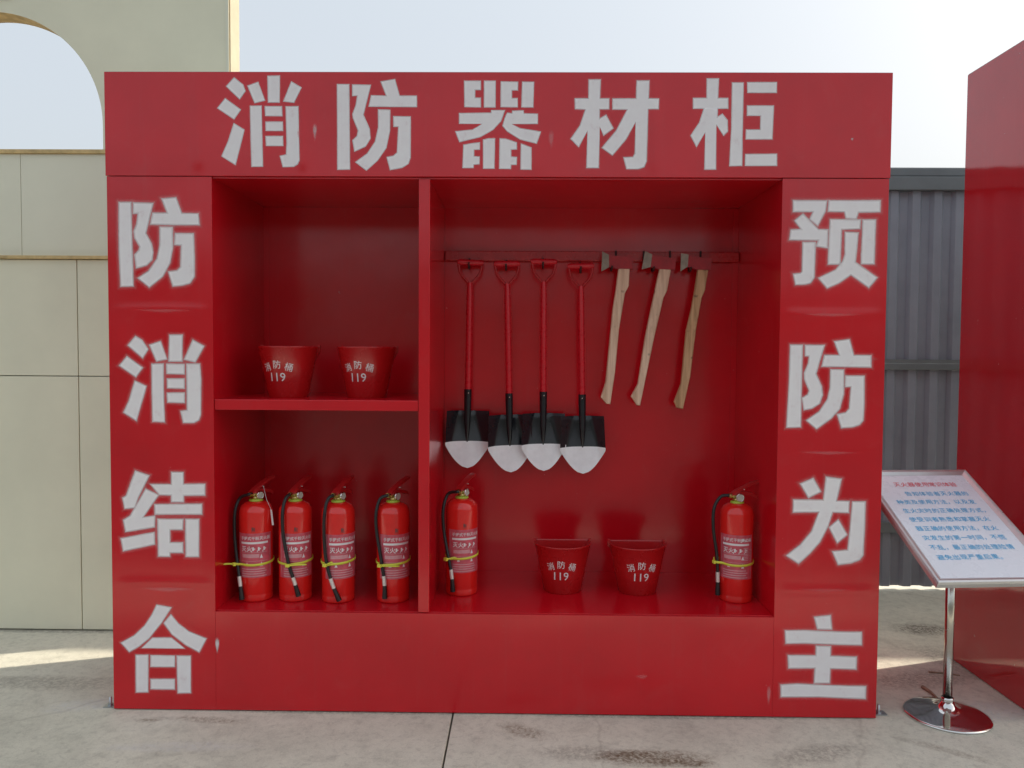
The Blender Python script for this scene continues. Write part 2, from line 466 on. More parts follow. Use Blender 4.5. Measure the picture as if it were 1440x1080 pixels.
# ------------------------------------------------------------------ ground
gr = struct(MB().box(-300, 300, -300, 300, -0.40, -0.14).build('ground', M['earth']))
S = 4.0
slab_me = None
for i in range(-3, 3):
    for j in range(0, 4):
        x0 = -0.147 + i * S; y0 = -1.75 + j * S
        o = MB().bbox(x0 + 0.003, x0 + S - 0.003, y0 + 0.003, y0 + S - 0.003, -0.14, 0.0, 0.0035).build('concrete_slab', M['concrete'], gr)

M['added_asphalt'] = simple('added_asphalt', (0.09, 0.09, 0.088), 0.85, var=0.2, nscale=1.2, bump=0.002, bscale=90)  # dark tone chosen for weak reflections in the red gloss
struct(MB().box(-60, 60, -40, -1.752, -0.139, -0.012).build('added_road', M['added_asphalt']))  # unseen dark road, added to darken reflections in the red panels
M['added_hill'] = simple('added_hill_dark', (0.035, 0.042, 0.030), 0.95, var=0.35, nscale=0.25, bump=0.4, bscale=0.4)  # unseen hill, added behind the camera to block low sky reflections
hv = []; hf = []
for i in range(81):
    for j in range(13):
        x = -160 + 4 * i; t = j / 12
        h = (11.5 - 0.035 * x + 2.2 * noise.noise(Vector((x * 0.035, 1.7, 0))) + 0.8 * noise.noise(Vector((x * 0.16, t * 2, 4)))) * math.sin(t * math.pi) ** 0.8 if 0 < j < 12 else -0.5
        hv.append((x, -52 - 60 * t, h))
hf = [(i * 13 + j, (i + 1) * 13 + j, (i + 1) * 13 + j + 1, i * 13 + j + 1) for i in range(80) for j in range(12)]
struct(MB().add(hv, hf, True).build('added_hill', M['added_hill']))

# ------------------------------------------------------------------ fire equipment cabinet
W2 = 1.4189; HT = 2.35; D = 0.575
XL, XR = -1.032, 1.035            # opening
ZF, ZC = 0.376, 1.971             # opening floor / top
XD0, XD1 = -0.278, -0.237         # divider
ZS0, ZS1 = 1.126, 1.165           # shelf

cab = thing('fire_equipment_cabinet', 'large open red steel fire equipment cabinet with white stencilled characters on its frame', 'cabinet')

PAN = {}
def dent(x, z):
    """shallow unevenness of the sheet: weld lines, dings (metres, outward)"""
    d = 0.0
    if abs(x) > 1.03 and z < 1.97:
        for zz in (1.492, 0.985, 0.478):
            d += 0.0016 * math.exp(-((z - zz - 0.004 * math.sin(x * 9)) / 0.014) ** 2)
    if z > 1.97:
        for xx, a in ((-0.70, 1.0), (0.14, 0.8), (0.57, 0.8), (-1.08, 0.9), (1.08, .5)):
            d += 0.0030 * a * math.exp(-((x - xx) / 0.022) ** 2)
        d += 0.0020 * math.exp(-((x + 0.705) ** 2 / 0.006 ** 2 + (z - 2.135) ** 2 / 0.03 ** 2))
    d += 0.004 * math.exp(-((x + 1.030) ** 2 / 0.010 ** 2 + (z - 0.255) ** 2 / 0.032 ** 2))
    d += 0.003 * math.exp(-((x - 1.010) ** 2 / 0.008 ** 2 + (z - 0.075) ** 2 / 0.028 ** 2))
    d += 0.0014 * noise.noise(Vector((x * 1.6, z * 1.6, 3.1)))
    d += 0.0005 * noise.noise(Vector((x * 5.5, z * 5.5, 8.1)))
    return d
def panel(name, x0, x1, z0, z1, yf, yb, parent):
    b = MB()
    st = 0.012
    nx = max(2, int((x1 - x0) / st)); nz = max(2, int((z1 - z0) / st))
    vs = []; fs = []
    for i in range(nx + 1):
        for k in range(nz + 1):
            x = x0 + (x1 - x0) * i / nx; z = z0 + (z1 - z0) * k / nz
            e = max(0.0, min(1.0, min(x - x0, x1 - x, z - z0, z1 - z) / 0.06)); e = e * e * (3 - 2 * e)
            vs.append((x, yf - dent(x, z) * max(0, e), z))
    for i in range(nx):
        for k in range(nz):
            a = i * (nz + 1) + k
            fs.append((a, a + nz + 1, a + nz + 2, a + 1))
    b.add(vs, fs, True)
    c = [(x, y, z) for x in (x0, x1) for y in (yf, yb) for z in (z0, z1)]
    b.add(c, [(0, 1, 3, 2), (4, 6, 7, 5), (2, 3, 7, 6), (0, 2, 6, 4), (1, 5, 7, 3)])
    o = b.build(name, M['red'], parent, fix=False)
    PAN[o.name] = (x0, x1, z0, z1, yf)
    return o
MB().box(-W2 - 0.001, W2 + 0.001, 0.004, D + 0.012, HT + 0.0005, HT + 0.003).build('added_roof_sheet', M['bounce_grey'], cab)  # unseen grey sheet, added to stop red bounce from the cabinet top
MB().box(-W2 + 0.001, W2 - 0.001, D + 0.0045, D + 0.008, 0.005, HT - 0.001).build('added_rear_sheet', M['bounce_grey'], cab)  # unseen grey sheet, added so no red bounces onto the fence
header = panel('header_panel', -W2, W2, 1.978, HT, -0.002, D, cab)
col_l = panel('left_frame_panel', -W2 + 0.003, XL, 0.004, 1.9755, 0, D, cab)
col_r = panel('right_frame_panel', XR, W2 - 0.003, 0.004, 1.9755, 0, D, cab)
plinth = panel('plinth_panel', XL + 0.0003, XR - 0.0003, 0.004, ZF - 0.0005, 0.0004, D, cab)
MB().box(XL + 0.0005, XR - 0.0005, 0.012, D - 0.012, ZF - 0.0005, ZF + 0.0025).build('cabinet_floor', M['red'], cab)
MB().box(XL + 0.0005, XR - 0.0005, 0.010, D - 0.012, 1.9715, 1.9775).build('ceiling_panel', M['red'], cab)
MB().box(-W2 + 0.004, W2 - 0.004, D - 0.0115, D + 0.004, 0.006, HT - 0.004).build('back_panel', M['red'], cab)
MB().bbox(XD0, XD1, 0.0045, D - 0.012, ZF + 0.003, 1.971, 0.002).build('divider', M['red'], cab)
MB().bbox(XL + 0.001, XD0 - 0.001, 0.006, D - 0.013, ZS0, ZS1, 0.002).build('shelf', M['red'], cab)
# shelf lip seam / corner angles inside
for xx, s in ((XL, 1), (XR, -1)):
    MB().box(min(xx, xx + s * 0.024), max(xx, xx + s * 0.024), D - 0.0155, D - 0.012, ZF + 0.003, 1.971).build('corner_angle', M['red'], cab)

# hanging rail with hooks
YR = 0.535
rail = MB()
rail.bbox(XD1 + 0.002, XR - 0.002, YR, D - 0.013, 1.741, 1.783, 0.003)
rail_o = rail.build('hanging_rail', M['rail_red'], cab)
shovel_px = [((660, 369), (655, 657)), ((712, 371), (717, 663)), ((764, 368), (763, 661)), ((817, 374), (820, 665))]
def hook(x, z, reach, up=0.02):
    pts = [(x, YR + 0.01, z + 0.036), (x, YR - 0.008, z + 0.034), (x, YR - 0.014, z + 0.006), (x, YR - 0.024, z - 0.006), (x, YR - reach + 0.012, z - 0.006), (x, YR - reach, z + up)]
    return MB().tube(spline(pts, 5), 0.0042, 8).build('hook', M['hook'], rail_o)

# ------------------------------------------------------------------ stencilled characters
CH = []   # (region offset x, y, scale, halo, panel, strokes)
CH.append((290, 95, 4.5, 0.0045, header, [
 [(178,65),(128,120),(213,202),(250,150),(235,110)],
 [(122,196),(72,258),(178,328),(220,268)],
 [(177,355),(243,395),(187,617),(100,562),(140,470)],
 [(263,117),(330,93),(373,210),(308,226)],
 [(390,55),(467,53),(465,222),(393,222)],
 [(540,90),(605,130),(557,224),(490,215)],
 [(279,244),(351,243),(360,627),(289,628)],
 [(373,247),(480,247),(482,308),(376,307)],
 [(378,345),(485,345),(487,401),(379,401)],
 [(378,436),(486,436),(488,496),(382,496)],
 [(505,248),(585,248),(592,590),(580,615),(555,628),(487,630),(469,562),(508,552),(512,480)]]))
CH.append((290, 95, 4.5, 0.0045, header, [
 [(830,108),(905,108),(910,645),(832,647)],
 [(926,110),(1042,112),(995,300),(1035,390),(1040,450),(1010,500),(940,532),(927,462),(955,435),(962,400),(930,320),(927,295),(948,240),(958,178),(927,180)],
 [(1105,90),(1195,75),(1224,180),(1333,180),(1333,250),(1030,247),(1045,178),(1140,180)],
 [(1090,268),(1164,270),(1163,400),(1140,510),(1085,590),(1015,652),(946,600),(1020,545),(1070,470),(1090,380)],
 [(1185,310),(1294,312),(1293,570),(1280,610),(1240,635),(1165,648),(1143,568),(1185,560),(1208,540),(1217,375),(1187,375)]]))
CH.append((620, 95, 4.5, 0.004, header, [
 [(148,86),(252,86),(252,142),(216,142),(216,193),(252,193),(252,252),(150,250)],
 [(274,86),(346,86),(344,252),(274,252)],
 [(380,90),(488,92),(487,145),(449,145),(449,195),(485,195),(486,252),(379,250)],
 [(515,92),(589,93),(584,254),(510,252)],
 [(116,290),(318,288),(320,272),(405,272),(380,340),(330,395),(250,440),(118,472),(92,405),(200,395),(262,357),(116,356)],
 [(452,275),(522,272),(526,292),(613,295),(612,358),(448,358),(500,385),(632,408),(605,483),(500,455),(420,405),(390,370),(405,320),(420,287),(450,291)],
 [(143,490),(200,480),(246,475),(246,520),(210,520),(210,562),(245,565),(244,612),(208,615),(206,636),(138,636)],
 [(268,458),(300,450),(342,450),(338,640),(268,640)],
 [(373,450),(410,452),(480,475),(480,518),(444,520),(444,565),(480,568),(478,615),(444,616),(442,642),(370,640)],
 [(507,482),(572,508),(572,647),(505,645)]]))
CH.append((620, 95, 4.5, 0.006, header, [
 [(936,78),(1010,78),(1006,197),(1064,197),(1064,264),(1004,264),(1003,325),(1045,300),(1090,385),(1030,430),(1005,375),(998,635),(922,635),(928,400),(872,502),(823,452),(880,370),(915,266),(850,262),(848,197),(934,197)],
 [(1240,85),(1318,85),(1313,198),(1378,200),(1376,264),(1310,264),(1300,595),(1285,630),(1250,642),(1175,642),(1156,570),(1215,568),(1228,545),(1232,345),(1170,455),(1085,556),(1020,508),(1110,400),(1180,266),(1086,265),(1086,198),(1236,198)]]))
CH.append((940, 95, 4.5, 0.005, header, [
 [(243,72),(317,72),(312,195),(376,195),(376,260),(310,260),(308,315),(340,295),(372,335),(374,405),(348,432),(302,362),(298,645),(228,645),(232,410),(177,502),(140,432),(195,350),(224,260),(156,260),(156,195),(242,195)],
 [(402,97),(474,97),(466,460),(464,622),(385,624),(398,380)],
 [(498,95),(684,95),(683,160),(500,160)],
 [(497,243),(665,243),(655,455),(488,455),(490,395),(580,395),(583,305),(497,305)],
 [(486,550),(684,548),(684,622),(484,622)]]))
CH.append((150, 260, 6.75, 0.013, col_l, [
 [(120,168),(230,168),(236,480),(252,960),(135,962),(122,620)],
 [(256,172),(437,178),(370,460),(425,560),(440,640),(430,710),(380,760),(285,785),(270,665),(310,620),(318,585),(270,505),(262,440),(290,370),(302,268),(256,268)],
 [(528,135),(658,122),(712,272),(870,274),(878,378),(418,372),(440,270),(580,270)],
 [(510,403),(622,405),(625,600),(600,740),(530,870),(405,970),(300,885),(400,820),(480,700),(508,570)],
 [(655,465),(822,465),(830,690),(828,870),(790,930),(720,950),(630,960),(587,825),(670,815),(705,780),(712,570),(648,565)]]))
CH.append((150, 460, 6.75, 0.011, col_l, [
 [(275,90),(335,125),(392,210),(342,290),(205,172)],
 [(193,280),(340,385),(278,472),(123,365)],
 [(270,512),(376,562),(283,885),(165,808),(215,700)],
 [(408,170),(512,135),(570,302),(475,322)],
 [(598,75),(717,76),(715,322),(592,322)],
 [(820,125),(920,182),(840,328),(740,305)],
 [(430,352),(537,350),(540,600),(549,898),(440,893),(432,620)],
 [(572,352),(735,355),(735,443),(573,440)],
 [(577,492),(735,492),(737,580),(578,577)],
 [(575,625),(738,625),(738,716),(580,712)],
 [(763,352),(882,352),(893,500),(892,830),(875,880),(830,905),(730,905),(708,800),(768,790),(765,600)]]))
CH.append((150, 650, 6.75, 0.012, col_l, [
 [(275,85),(400,128),(300,330),(265,430),(172,440),(153,340),(188,318)],
 [(372,255),(490,312),(342,525),(455,512),(452,612),(182,658),(160,550),(225,510)],
 [(138,725),(450,668),(453,775),(160,840)],
 [(420,210),(617,212),(617,95),(727,97),(727,210),(930,210),(930,310),(728,312),(728,374),(617,374),(617,310),(500,305)],
 [(458,402),(900,400),(902,490),(462,492)],
 [(488,542),(724,542),(720,637),(600,637),(600,765),(720,765),(722,855),(600,857),(598,893),(494,890)],
 [(752,542),(874,542),(872,893),(756,893)]]))
CH.append((150, 840, 6.75, 0.008, col_l, [
 [(475,72),(610,98),(520,240),(400,390),(310,462),(215,517),(138,432),(260,365),(360,270),(430,165)],
 [(610,165),(680,250),(780,325),(945,392),(878,520),(750,450),(620,350),(543,245)],
 [(435,385),(615,385),(740,485),(335,480)],
 [(278,548),(392,548),(392,898),(280,900)],
 [(420,552),(645,556),(645,658),(420,656)],
 [(420,777),(645,777),(645,870),(420,868)],
 [(668,556),(797,556),(798,905),(677,907)]]))
CH.append((1095, 260, 6.75, 0.012, col_r, [
 [(140,152),(455,152),(440,250),(370,385),(298,325),(330,252),(140,252)],
 [(230,280),(375,425),(465,428),(460,595),(360,580),(380,522),(105,518),(118,430),(220,425),(155,340)],
 [(232,548),(345,548),(335,880),(300,930),(250,943),(160,945),(140,848),(205,840),(222,825)],
 [(478,150),(962,152),(958,252),(755,258),(735,322),(640,315),(625,255),(470,250)],
 [(490,330),(775,332),(770,415),(595,420),(580,750),(472,750)],
 [(800,333),(918,333),(903,748),(785,748)],
 [(632,450),(755,455),(725,735),(932,880),(855,972),(685,850),(570,930),(460,978),(380,885),(540,810),(610,730),(632,660)]]))
CH.append((1090, 465, 6.75, 0.011, col_r, [
 [(148,138),(258,138),(248,480),(242,915),(110,918),(135,480)],
 [(288,140),(465,140),(385,410),(440,530),(448,610),(420,690),(350,735),(275,750),(258,640),(310,610),(327,570),(282,460),(280,400),(318,310),(325,240),(288,237)],
 [(565,103),(705,83),(745,235),(908,238),(908,345),(445,338),(470,235),(612,235)],
 [(528,370),(650,372),(648,600),(610,740),(530,830),(393,930),(298,852),(420,770),(500,650),(525,540)],
 [(670,430),(843,432),(842,690),(832,850),(800,890),(740,912),(630,920),(592,795),(670,780),(705,740),(722,530),(668,530)]]))
CH.append((1090, 660, 6.75, 0.013, col_r, [
 [(360,88),(430,210),(318,266),(243,138)],
 [(488,77),(625,95),(580,303),(702,305),(697,410),(545,405),(500,540),(420,690),(330,790),(222,888),(115,818),(240,720),(350,590),(418,403),(172,405),(175,290),(460,295)],
 [(600,478),(680,620),(590,697),(515,552)],
 [(735,308),(852,310),(845,560),(830,810),(800,855),(720,885),(600,900),(545,780),(690,768),(700,690),(715,540)]]))
CH.append((1085, 850, 6.75, 0.012, col_r, [
 [(410,122),(557,105),(568,232),(437,230)],
 [(130,248),(330,248),(500,258),(850,265),(850,380),(600,375),(330,365),(135,368)],
 [(425,395),(558,398),(557,490),(803,500),(800,612),(556,605),(550,745),(405,745),(415,600),(165,600),(160,485),(423,487)],
 [(90,765),(250,755),(450,765),(890,780),(886,890),(700,885),(450,875),(90,875)]]))

def sheet_y(pan, x, z):
    x0, x1, z0, z1, yf = PAN[pan.name]
    e = max(0.0, min(1.0, min(x - x0, x1 - x, z - z0, z1 - z) / 0.06)); e = e * e * (3 - 2 * e)
    return yf - dent(x, z) * e
def lay(bm, pan, lift):
    """cut a flat outline into a fine grid and lay it on the uneven sheet"""
    for ax in (0, 2):
        lo = min(v.co[ax] for v in bm.verts); hi = max(v.co[ax] for v in bm.verts)
        st = 0.014
        k = math.ceil(lo / st)
        while k * st < hi:
            p = [0, 0, 0]; nn = [0, 0, 0]; p[ax] = k * st; nn[ax] = 1
            bmesh.ops.bisect_plane(bm, geom=bm.verts[:] + bm.edges[:] + bm.faces[:], plane_co=p, plane_no=nn, dist=1e-6)
            k += 1
    for v in bm.verts: v.co.y += sheet_y(pan, v.co.x, v.co.z) - lift
    for f in bm.faces:
        f.smooth = True
        f.normal_update()
        if f.normal.y > 0: f.normal_flip()
def stencil(ox, oy, sc, halo, pan, strokes):
    bl = bmesh.new(); br = bmesh.new()
    fl = br.verts.layers.float.new('fade')
    for si, st in enumerate(strokes):
        P = [onY(ox + a / sc, oy + c / sc, 0.0) for a, c in st]
        P2 = [Vector((p.x, p.z)) for p in P]
        area = sum(P2[i].x * P2[(i + 1) % len(P2)].y - P2[(i + 1) % len(P2)].x * P2[i].y for i in range(len(P2)))
        if area < 0: P2.reverse()
        n = len(P2)
        vv = [bl.verts.new((p.x, 0, p.y)) for p in P2]
        for t in tessellate_polygon([[Vector((p.x, p.y, 0)) for p in P2]]):
            bl.faces.new([vv[i] for i in t])
        y = -0.00003 * si
        rings = []
        for (o_, f_) in ((-0.0022, 0.0), (-0.0006, 1.0), (0.07, 0.80), (0.26, 0.34), (0.60, 0.09), (1.2, 0.0)):
            dd = o_ if o_ < 0 else o_ * halo
            r_ = []
            for i in range(n):
                d0 = (P2[i] - P2[i - 1]).normalized(); d1 = (P2[(i + 1) % n] - P2[i]).normalized()
                mv = Vector((d0.y, -d0.x)) + Vector((d1.y, -d1.x))
                mv = mv / max(0.45, mv.length_squared / 2) if mv.length > 1e-4 else Vector((d0.y, -d0.x))
                q = P2[i] + mv * dd
                v = br.verts.new((q.x, y, q.y)); v[fl] = f_
                r_.append(v)
            rings.append(r_)
        for a_, b_ in zip(rings, rings[1:]):
            for i in range(n):
                k = (i + 1) % n
                br.faces.new((a_[i], a_[k], b_[k], b_[i]))
    lay(bl, pan, 0.0004); lay(br, pan, 0.0007)
    for bm, nm, mt in ((bl, 'painted_character', M['letter']), (br, 'overspray', M['spray_highlight'])):
        me = bpy.data.meshes.new(nm); bm.to_mesh(me); bm.free()
        me.materials.append(mt)
        put(nm, me, pan)
for c in CH: stencil(*c)
def highlight_mark(u, v, ru, rv, pan, amt):
    """dent and weld-line highlights painted pale on the sheet, partly white paint"""
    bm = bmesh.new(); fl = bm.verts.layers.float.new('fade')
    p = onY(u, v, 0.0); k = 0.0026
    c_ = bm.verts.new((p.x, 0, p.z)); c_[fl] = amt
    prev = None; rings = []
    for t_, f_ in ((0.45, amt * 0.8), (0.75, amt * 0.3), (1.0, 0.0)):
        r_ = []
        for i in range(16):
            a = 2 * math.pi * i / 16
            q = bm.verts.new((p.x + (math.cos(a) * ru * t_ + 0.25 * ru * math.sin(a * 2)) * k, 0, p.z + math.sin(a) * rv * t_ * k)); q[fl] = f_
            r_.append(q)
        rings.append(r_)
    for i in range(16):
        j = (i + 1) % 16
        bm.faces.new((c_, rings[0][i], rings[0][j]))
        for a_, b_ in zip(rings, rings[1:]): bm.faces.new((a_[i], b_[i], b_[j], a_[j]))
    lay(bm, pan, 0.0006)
    me = bpy.data.meshes.new('painted_highlight'); bm.to_mesh(me); bm.free(); me.materials.append(M['spray_highlight'])
    put('painted_highlight', me, pan)
highlight_mark(443, 186, 3.2, 13, header, 0.55)  # glint of the header ding, put into pale colour
highlight_mark(775, 196, 4, 14, header, 0.16)
highlight_mark(305.5, 908, 3.2, 13, plinth, 0.95)  # white paint smear and dent glint in one pale mark
highlight_mark(1081, 978, 3.0, 16, plinth, 0.32)
highlight_mark(903, 952, 9, 4, plinth, 0.12)
highlight_mark(1198, 196, 2.2, 3, header, 0.6)
highlight_mark(1226, 505, 10, 3, col_r, 0.10)
highlight_mark(230, 437, 40, 3, col_l, 0.13)  # sheen along the weld lines, painted as pale streaks from here on
highlight_mark(1170, 443, 44, 3, col_r, 0.14)
highlight_mark(235, 829, 40, 4, col_l, 0.13)
highlight_mark(1165, 637, 40, 3, col_r, 0.12)
highlight_mark(1160, 830, 36, 3, col_r, 0.10)

# anchor bolts at the foot of the frame
for (x, y) in ((-1.445, 0.03), (1.446, 0.045)):
    b = MB().box(x - 0.02, x + 0.026, y - 0.018, y + 0.018, 0.0005, 0.004)
    b.lathe([(0.011, 0.004), (0.011, 0.011), (0.0, 0.011)], 6, c=(x, y, 0), smooth=False)
    b.lathe([(0.005, 0.004), (0.005, 0.034), (0.0, 0.035)], 10, c=(x, y, 0))
    b.build('anchor_bolt', M['zinc'], cab)

# ------------------------------------------------------------------ buckets
def bucket(px, zb, Y, label, turn):
    c = onY(px, 560, Y)
    root = thing('fire_bucket', label, 'bucket', (c.x, Y, zb), 0, 'red fire buckets in the cabinet')
    H = 0.197; R0, R1 = 0.077, 0.114
    A0, A1 = math.pi - 0.32, 2 * math.pi + 0.32       # rounded front, flat back
    n = 40
    b = MB()
    prof = [(R0 - 0.004, 0.0), (R0, 0.004), (R0 + (R1 - R0) * 0.5, H * 0.5), (R1, H - 0.006), (R1 + 0.0025, H - 0.004), (R1 + 0.003, H), (R1 + 0.001, H + 0.0012), (R1 - 0.003, H - 0.003), (R0 + (R1 - R0) * 0.5 - 0.003, H * 0.5), (R0 - 0.004, 0.006)]
    b.lathe(prof, n, A0, A1)
    # flat back, outer and inner skins, and bottom
    def chord(r, z): 
        return [(r * math.cos(A0), r * math.sin(A0), z), (r * math.cos(A1), r * math.sin(A1), z)]
    vs = []
    for r, z in prof: vs += chord(r, z)
    b.add(vs, [(2 * i, 2 * i + 2, 2 * i + 3, 2 * i + 1) for i in range(len(prof) - 1)])
    for z, r in ((0.0, R0 - 0.004), (0.006, R0 - 0.004)):
        b.add([(r * math.cos(A0 + (A1 - A0) * k / n), r * math.sin(A0 + (A1 - A0) * k / n), z) for k in range(n + 1)], [tuple(range(n + 1))])
    b.build('pail', M['bucket_red'], root)
    for s in (-1, 1):
        e = MB().box(s * (R1 - 0.002) - 0.006, s * (R1 - 0.002) + 0.006, 0.022, 0.034, H - 0.022, H + 0.006)
        e.build('ear', M['bucket_red'], root)
    pts = [(math.cos(t) * (R1 + 0.001), 0.030 + 0.022 * math.sin(t), H - 0.004 - 0.085 * math.sin(t)) for t in [math.pi * k / 16 for k in range(17)]]
    MB().tube(pts, 0.0026, 8).build('bail', M['rail_red'], root)
    # printed characters wrapped on the cone
    t = MB()
    def wrap(vs, fs, ang0, z0, rot):
        out = []
        for v in vs:
            x = v.x * math.cos(rot) - v.y * math.sin(rot); y = v.x * math.sin(rot) + v.y * math.cos(rot)
            z = z0 + y; r = R0 + (R1 - R0) * z / H + 0.0012
            a = -math.pi / 2 + ang0 + x / r
            out.append((r * math.cos(a), r * math.sin(a), z))
        t.add(out, fs)
    for ch, da, dz, rt in (('消', -0.44, 0.118, 0.24), ('防', 0.0, 0.128, 0.0), ('桶', 0.44, 0.118, -0.24)):
        vs, fs = text_geo(ch, 0.034, 0.004)
        wrap(vs, fs, turn + da, dz, rt)
    t.build('printed_characters', M['white_print'], root, fix=False)
    t = MB()
    vs, fs = text_geo('119', 0.046, 0.006)
    wrap(vs, fs, turn, 0.080, 0)
    t.build('printed_number', M['white_print'], root, fix=False)
    return root
bucket(406, ZS1, 0.205, 'red half-round bucket on the shelf, the one beside the outer cabinet wall', -0.14)
bucket(516, ZS1, 0.215, 'red half-round bucket on the shelf, the one beside the middle divider', -0.14)
def cx_at(u, v, Y): return u
bucket(793, ZF + 0.0025, 0.305, 'red half-round bucket on the cabinet floor below the shovels', -0.10)
bucket(899, ZF + 0.0025, 0.30, 'red half-round bucket on the cabinet floor below the axes', 0.04)

# ------------------------------------------------------------------ fire extinguishers
ER = 0.0640
body_mb = MB().lathe([(0, 0.006), (0.050, 0.004), (0.057, 0.0), (0.0622, 0.001), (0.0632, 0.006), (0.0632, 0.022), (0.0620, 0.026), (ER, 0.031),
    (ER, 0.335), (0.0632, 0.346), (0.0595, 0.359), (0.052, 0.370), (0.038, 0.378), (0.024, 0.3825), (0.0, 0.3835)], 56)
body_o = body_mb.build('cylinder', M['ext_red']); body_me = body_o.data
bpy.data.objects.remove(body_o)

def extinguisher(u, v_base, label, turn, hose, tie_dz, tails, lab_turn, side_text=False, tag_=False):
    """turn: rotation of valve (0 = levers pointing right in the picture); hose: list of (angle, radius, z)"""
    fr = onZ(u, v_base, ZF)
    Yc = fr.y + ER
    cx = fr.x + (fr.x - CAM[0]) / (fr.y - CAM[1]) * ER
    root = thing('fire_extinguisher', label, 'extinguisher', (cx, Yc, ZF + 0.0026), 0, 'fire extinguishers standing in the cabinet')
    put('cylinder', body_me, root)
    A = lambda a: turn + a
    rot = Matrix.Rotation(turn, 4, 'Z')
    def tr(b):
        b.v = [tuple(rot @ Vector(p)) for p in b.v]; return b
    MB().lathe([(0.0, 0.380), (0.026, 0.380), (0.027, 0.3835), (0.025, 0.388), (0.018, 0.390), (0.0, 0.390)], 28).build('neck_ring', M['neck_ring'], root)
    vb = MB().lathe([(0.0, 0.388), (0.017, 0.388), (0.017, 0.398), (0.0135, 0.400), (0.0135, 0.418), (0.010, 0.424), (0.0, 0.424)], 20)
    vb.bbox(-0.020, 0.020, -0.011, 0.011, 0.400, 0.418, 0.003)
    val = tr(vb).build('valve', M['brass'], root)
    # pressure gauge facing away from the hose outlet's side
    gm = MB().lathe([(0.0, 0.004), (0.0155, 0.004), (0.0165, 0.0), (0.0165, 0.012), (0.0145, 0.014), (0.0135, 0.012), (0.0, 0.012)], 24, axis='Y', c=(0.004, -0.010, 0.404))
    gm.lathe([(0.006, -0.004), (0.006, 0.005)], 12, axis='Y', c=(0.004, -0.008, 0.404))
    gau = tr(gm).build('gauge', M['chrome'], root)
    tr(MB().lathe([(0.0, 0.0128), (0.0132, 0.0128)], 20, axis='Y', c=(0.004, -0.010, 0.404))).build('dial', M['dial'], gau)
    # levers: upper squeeze lever and lower carrying handle (local +x)
    def lever(prof, w0, w1, th):
        b = MB()
        f_, k_ = [], []
        n = len(prof)
        for i, (x, z) in enumerate(prof):
            w_ = w0 + (w1 - w0) * i / (n - 1)
            f_.append((x, w_)); k_.append(z)
        vs = []
        for i in range(n):
            x, w_ = f_[i]; z = k_[i]
            vs += [(x, -w_, z), (x, -w_, z - th), (x, -w_ + 0.0025, z - th), (x, -w_ + 0.0025, z - 0.0025), (x, w_ - 0.0025, z - 0.0025), (x, w_ - 0.0025, z - th), (x, w_, z - th), (x, w_, z)]
        fs = [(i * 8 + k, i * 8 + (k + 1) % 8, (i + 1) * 8 + (k + 1) % 8, (i + 1) * 8 + k) for i in range(n - 1) for k in range(8)]
        fs += [(0, 1, 2, 3, 4, 5, 6, 7), tuple(range((n - 1) * 8, n * 8))]
        b.add(vs, fs); return tr(b)
    lever([(-0.024, 0.420), (-0.010, 0.430), (0.012, 0.441), (0.040, 0.455), (0.066, 0.465), (0.088, 0.470)], 0.013, 0.010, 0.010).build('squeeze_lever', M['ext_head'], root)
    lever([(-0.018, 0.424), (0.004, 0.428), (0.024, 0.427), (0.044, 0.423), (0.064, 0.417), (0.078, 0.410)], 0.013, 0.011, 0.012).build('carry_handle', M['ext_head'], root)
    tr(MB().tube([(0.022, -0.018, 0.436), (0.022, 0.018, 0.436)], 0.002, 6)).build('safety_pin', M['silver'], root)
    # hose
    pts = [rot @ Vector((-0.016, 0, 0.409)), rot @ Vector((-0.034, 0, 0.411))]
    pts = [Vector(p) for p in pts] + [Vector((r * math.cos(a), r * math.sin(a), z)) for a, r, z in hose]
    sp = spline(pts, 8)
    k0 = int(len(sp) * 0.86)
    ho = MB().tube(sp[2:k0 + 1], 0.0064, 12).build('hose', M['rubber'], root)
    MB().tube([sp[k0 - 3], sp[k0 - 1], sp[k0 + 1]], 0.0076, 12).build('ferrule', M['silver'], ho)
    tail = sp[k0:]
    MB().tube(tail, [0.0070 + 0.0032 * i / (len(tail) - 1) for i in range(len(tail))], 12).build('nozzle', M['rubber'], root)
    MB().tube([rot @ Vector((-0.013, 0, 0.409)), rot @ Vector((-0.034, 0, 0.4105))], 0.0095, 12).build('hose_coupling', M['brass'], root)
    # cable tie round body and hose
    zt = 0.150 + tie_dz
    # nearest hose point at that height
    hp = min(sp, key=lambda p: abs(p.z - zt))
    ha = math.atan2(hp.y, hp.x)
    ring = []
    for k in range(61):
        a = ha + 2 * math.pi * k / 60
        da = (a - ha + math.pi) % (2 * math.pi) - math.pi
        r = ER + 0.0015
        bulge = math.hypot(hp.x, hp.y) + 0.0095 - r
        r += max(0, bulge) * math.exp(-(da / 0.14) ** 2)
        ring.append((r, a, zt + 0.006 * math.sin(a * 1.0 + tie_dz * 90)))
    vs = []
    for r, a, z in ring:
        for rr, zz in ((r, z - 0.0045), (r + 0.0016, z - 0.0045), (r + 0.0016, z + 0.0045), (r, z + 0.0045)):
            vs.append((rr * math.cos(a), rr * math.sin(a), zz))
    fs = [(i * 4 + k, i * 4 + (k + 1) % 4, i * 4 + 4 + (k + 1) % 4, i * 4 + 4 + k) for i in range(60) for k in range(4)]
    tb = MB().add(vs, fs, True)
    tie = tb.build('cable_tie', M['tie'], root)
    hb = Vector((hp.x, hp.y, 0)).normalized() * (math.hypot(hp.x, hp.y) + 0.013)
    tz = zt + 0.006 * math.sin(ha + tie_dz * 90)
    hd = MB().bbox(-0.008, 0.008, -0.005, 0.005, -0.006, 0.006, 0.0015)
